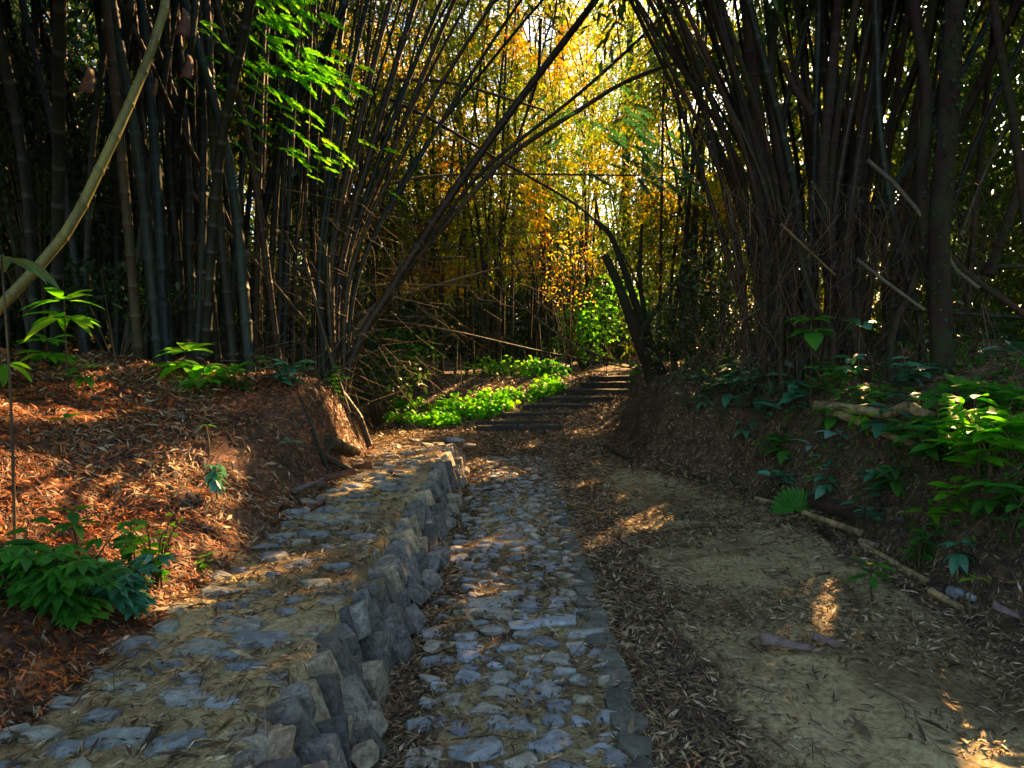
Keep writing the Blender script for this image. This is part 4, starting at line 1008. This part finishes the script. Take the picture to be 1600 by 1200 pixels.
# pinnate sprays
def pinnate(px, py, Yc, n, L, mt, label, dx=1):
    n = int(n * 1.15); L = L * .8
    c = at(px, py, Yc); root = empty('leafy_branch', c, label, 'branch'); P = []; D = []; Nn = []; LL = []; BV = []; BF = []; off = 0
    for k in range(n):
        o = c + rng.normal(size=3) * [.30, .2, .22]
        a = rng.uniform(-.9, .5); d = unit(np.array([dx * math.cos(a), rng.uniform(-.4, .4), math.sin(a) * .5 - .25])); s_ = unit(np.cross(d, [0, 0.15, 1]))
        v, f = tube_arrays(np.array([o, o + d * L * .5 - [0, 0, .01], o + d * L - [0, 0, L * .2]]), np.array([.003, .002, .001]), 3); BV.append(v); BF.append(f + off); off += len(v)
        for q in range(2, 12):
            u = q / 11
            for sg in (-1, 1):
                P.append(o + d * L * u - np.array([0, 0, L * .2 * u * u])); D.append(unit(s_ * sg + d * .4 + rng.normal(size=3) * .1)); Nn.append(np.array([0, -.4, 1.0])); LL.append(L * .32 * (1 - .5 * abs(u - .4)))
    # main twig up out of the frame
    tw = [c + [0, .1, 1.6], c + [dx * .1, .05, .7], c]
    v, f = tube_arrays(spline(tw, 8)[0], np.linspace(.012, .004, 8), 5); BV.append(v); BF.append(f + off)
    P, D, Nn, LL = map(np.array, (P, D, Nn, LL)); V, Fc = broad_leaves(P, D, Nn, LL, LL * .42, curl=.1)
    place_parts(root, [link('foliage', raw_mesh('foliage', V, Fc, 4, M[mt])), link('stem', raw_mesh('stem', np.vstack(BV), np.concatenate(BF), 4, M['twig']))])
pinnate(420, 35, 7.6, 42, .26, 'bright', 'green feathery branch hanging highest before the left thicket')
pinnate(460, 110, 7.6, 44, .26, 'bright', 'bright green feathery branch hanging in the middle of the three')
pinnate(480, 225, 7.6, 20, .24, 'bright', 'lowest lime green feathery branch hanging left of the fan')
pinnate(370, 150, 7.9, 30, .24, 'plant', 'darker feathery branch hanging before the left thicket')
pinnate(960, 205, 9.6, 16, .34, 'teal', 'dark bluish feathery branch over the middle of the path')
pinnate(1030, 245, 9.3, 26, .36, 'teal', 'dark bluish feathery branch beside the right clump')
pinnate(870, 190, 9.9, 8, .26, 'teal', 'small dark feathery sprig left of the bluish branches', -1)

# ------------------------------------------------------------------ fallen stems and debris
cat_off = False
def lying(p0, p1, r0, r1, mt, label, Ys=None, bend=0.0):
    a = hit(*p0); b = hit(*p1)
    if Ys and cat_off: a = at(p0[0], p0[1], Ys[0]); b = at(p1[0], p1[1], Ys[1])
    a = a + [0, 0, r0 * .9]; b = b + [0, 0, r1 * .9]; m = (a + b) / 2
    m[2] = max(m[2], tz(m[0], m[1]) + r0 * .8); m = m + [bend, 0, 0]
    return bamboo([a, m, b], r0 * 1.1, r1 * 1.1, M['culm_fallen' if mt in ('culm_dry', 'culm_pale') else mt], label, name='fallen_bamboo', cat='fallen stem', node=.24, sides=14)
lying((1180, 782), (1262, 800), .020, .020, 'culm_dry', 'tan fallen stem partly under the palm leaf')
lying((1256, 806), (1345, 838), .026, .026, 'culm_dry', 'thick tan fallen stem right of the palm leaf')
lying((1270, 792), (1335, 815), .055, .055, 'culm_mossy', 'thick dark log behind the tan stem at the bank foot')
lying((1345, 852), (1370, 860), .028, .028, 'culm_pale', 'short pale cut stem between the long fallen ones')
lying((1345, 855), (1447, 912), .022, .020, 'culm_dry', 'long brown fallen stem slanting to the lower right')
lying((1455, 930), (1500, 955), .024, .020, 'culm_pale', 'grey fallen stem nearest the camera on the right')
lying((1283, 832), (1305, 850), .03, .03, 'culm_brown', 'short dark stub lying below the tan stem')
lying((1280, 640), (1432, 702), .034, .030, 'culm_pale', 'grey fallen stem sloping over the right bank', Ys=(6.9, 5.9))
lying((1275, 638), (1385, 655), .038, .038, 'culm_dry', 'tan fallen stem lying on the right bank', Ys=(6.9, 6.3))
lying((1385, 655), (1455, 660), .042, .042, 'culm_dry', 'orange tan stem end on top of the right bank', Ys=(6.25, 6.1))
lying((1228, 600), (1290, 622), .035, .035, 'culm_dark', 'dark fallen stem at the rim of the right bank', Ys=(7.6, 7.3))
lying((945, 700), (985, 722), .03, .03, 'culm_mossy', 'mossy stem lying where the right bank begins')
lying((512, 700), (556, 712), .06, .05, 'culm_brown', 'thick dark log at the foot of the left bank corner', Ys=(7.6, 7.7))
lying((500, 715), (556, 742), .03, .025, 'culm_brown', 'thin broken stem on the ledge under the left bank corner', Ys=(7.3, 7.2))
lying((470, 625), (515, 745), .022, .02, 'culm_brown', 'thin stick leaning down the steep left bank', Ys=(7.5, 6.9))
lying((325, 655), (365, 700), .02, .018, 'culm_brown', 'short stick on the face of the left bank')
lying((0, 500), (50, 570), .025, .02, 'culm_brown', 'brown stick leaning below the olive stem at the left edge', Ys=(4.6, 4.6))
for (px, py, L, W, up, ri, lb) in [(455, 770, .26, .12, (.8, .5, .25), (-.4, .8, 0), 'pale curled sheath on the ledge at the bank foot'), (500, 752, .30, .12, (1, .3, .3), (-.2, 1, .2), 'brown curled sheath near the corner of the ledge'),
    (440, 800, .22, .12, (-1, .3, .1), (.2, 1, 0), 'orange brown sheath lying flat at the edge of the ledge'), (475, 800, .2, .1, (.6, .8, .2), (-.9, .5, 0), 'dark sheath under the steep left bank'),
    (530, 735, .3, .13, (1, .1, .2), (0, 1, 0), 'large dark sheath beside the thick log'), (1270, 1018, .26, .06, (-1, .1, .12), (.1, 1, 0), 'pinkish grey sheath lying at the right on the dirt path'),
    (1318, 1014, .15, .05, (-.8, .5, .1), (.5, .8, 0), 'shorter pinkish sheath beside the long one on the dirt path'), (1590, 968, .13, .08, (-.7, .2, .25), (.2, 1, 0), 'whitish curled sheath at the right edge'), (1410, 870, .16, .1, (.9, .3, .15), (-.3, 1, 0), 'black curled sheath behind the brown fallen stem'),
    (590, 742, .14, .05, (1, .2, .1), (-.2, 1, 0), 'small tan sheath on the sunlit ledge'), (1275, 900, .1, .04, (1, .1, .1), (0, 1, 0), 'small tan sheath on the dirt path')]:
    p = hit(px, py); p[2] += .015; add_sheath_thing(p, up, ri, L, W, lb, curl=.3)
# loose stones
for (px, py, s_, lb) in [(1415, 838, .09, 'round brown stone at the foot of the right bank'), (1408, 815, .08, 'dark stone against the right bank'), (1495, 930, .11, 'grey green stone beside the grey fallen stem'), (1470, 925, .08, 'mossy stone behind the grey green one'),
    (1520, 935, .07, 'small pale stone under the lime seedling'), (30, 868, .15, 'big rounded brown rock in the left corner'), (205, 845, .10, 'dark standing stone behind the bright shrub'), (380, 850, .05, 'small tan stone at the edge of the ledge'), (710, 690, .3, 'flat grey slab at the far end of the path'), (735, 698, .22, 'smaller flat slab beside the far one'), (650, 690, .2, 'grey slab at the end of the ledge'),
    (280, 655, .09, 'stone sticking out of the left bank'), (150, 625, .08, 'small stone on the upper left bank')]:
    p = hit(px, py); bm = bmesh.new(); fl = .35 if 'slab' in lb else .75
    rock(bm, (0, 0, 0), (s_ * 1.25, s_, s_ * fl), (.1, .1, random.random() * 3), 40, jag=.8, seed=px)
    o = link('stone', bm_mesh('stone', bm, M['step'] if s_ < .2 and px not in (1495, 1520) else M['cobble'])); o.location = (p[0], p[1], p[2] + s_ * fl * .15); tag(o, lb, 'stone')

# roots and dry fibres hanging on the banks and in the clumps
def fibres(name, n, sampler, Lr, r, mt, label, cat):
    BV = []; BF = []; off = 0
    for k in range(n):
        p, d = sampler(); L = rng.uniform(*Lr); m = p + d * L * .5 + rng.normal(size=3) * L * .10
        if sun_gap(p[None], .8)[0] and cat == 'twigs': continue
        e = p + d * L + rng.normal(size=3) * L * .2
        v, f = tube_arrays(np.array([p, m, e]), np.array([r, r * .8, r * .3]) * rng.uniform(.5, 1.3), 3); BV.append(v); BF.append(f + off); off += len(v)
    tag(link(name, raw_mesh(name, np.vstack(BV), np.concatenate(BF), 4, M[mt])), label, cat, kind='stuff')
def s_right():
    y = rng.uniform(2.8, 11.5); x = np.interp(y, FR_Y, FR_X) + rng.uniform(.15, 1.0); e = rng.normal(size=3)
    return np.array([x, y, tz(x, y) + .03]), unit(np.array([-.8, 0, -.75]) + e * .35)
fibres('dry_roots', 3800, s_right, (.08, .32), .003, 'root', 'dry roots and fibres hanging over the face of the right bank', 'roots')
def s_left():
    y = rng.uniform(5.5, 9.2); x = np.interp(y, FL_Y, FL_X) - rng.uniform(.0, 1.0); e = rng.normal(size=3)
    return np.array([x, y, tz(x, y) + .02]), unit(np.array([.7, 0, -.75]) + e * .5)
fibres('dry_roots', 1500, s_left, (.08, .28), .003, 'root', 'dry roots and fibres on the steep left bank', 'roots')
def s_tangle():
    p = at(rng.uniform(400, 690), rng.uniform(330, 620), rng.uniform(8.0, 9.6)); e = rng.normal(size=3)
    return p, unit(np.array([rng.choice([-1, 1]) * .9, 0, -.35]) + e * .45)
fibres('dead_twigs', 380, s_tangle, (.3, 1.3), .005, 'twig', 'tangle of thin dead twigs between the stems of the left fan', 'twigs')
def s_rt():
    p = at(rng.uniform(1130, 1560), rng.uniform(280, 560), rng.uniform(7.0, 7.9)); e = rng.normal(size=3)
    return p, unit(np.array([0, 0, -1.0]) + e * .45)
fibres('dead_twigs', 900, s_rt, (.25, 1.0), .0045, 'root', 'hanging dead twigs and creeper strings on the right clump', 'twigs')
def s_mid():
    p = at(rng.uniform(600, 1150), rng.uniform(300, 570), rng.uniform(12, 17)); e = rng.normal(size=3)
    return p, unit(np.array([rng.choice([-1, 1]) * .7, 0, -.3]) + e * .5)
fibres('dead_twigs', 500, s_mid, (.5, 2.2), .007, 'twig', 'thin dead twigs crossing before the far clumps', 'twigs')

litter('large_fallen_leaves', 1500, (-5, 4.5), (1.5, 11), lambda x, y: np.where((x < XW) & (x > -.7), 0, .8) * (fbm(x, y, 1.2, 3, 60) > -.05), M['litter_r'], 0.085, 'larger dry leaves and sheath scraps on the path and banks', .01)
def s_ground():
    while True:
        x = rng.uniform(-4.5, 4.5); y = 1.6 + 10 * rng.random() ** 1.5
        if not (-.9 < x < -.6): break
    a = rng.uniform(0, 6.28)
    return np.array([x, y, tz(x, y) + .012]), np.array([math.cos(a), math.sin(a), rng.uniform(-.02, .08)])
fibres('fallen_twigs', 1500, s_ground, (.05, .32), .0028, 'twig', 'short dry twigs scattered over the ground', 'twigs')
def s_fringe():
    y = rng.uniform(3.0, 12.5); x = np.interp(y, FR_Y, FR_X) + rng.uniform(-.1, .6)
    return np.array([x, y, tz(x, y) + .02]), unit(np.array([-.3, -.2, .9]) + rng.normal(size=3) * .5)
fibres('dry_grass', 1600, s_fringe, (.05, .2), .0022, 'root', 'dry grass stalks along the foot of the right bank', 'grass')
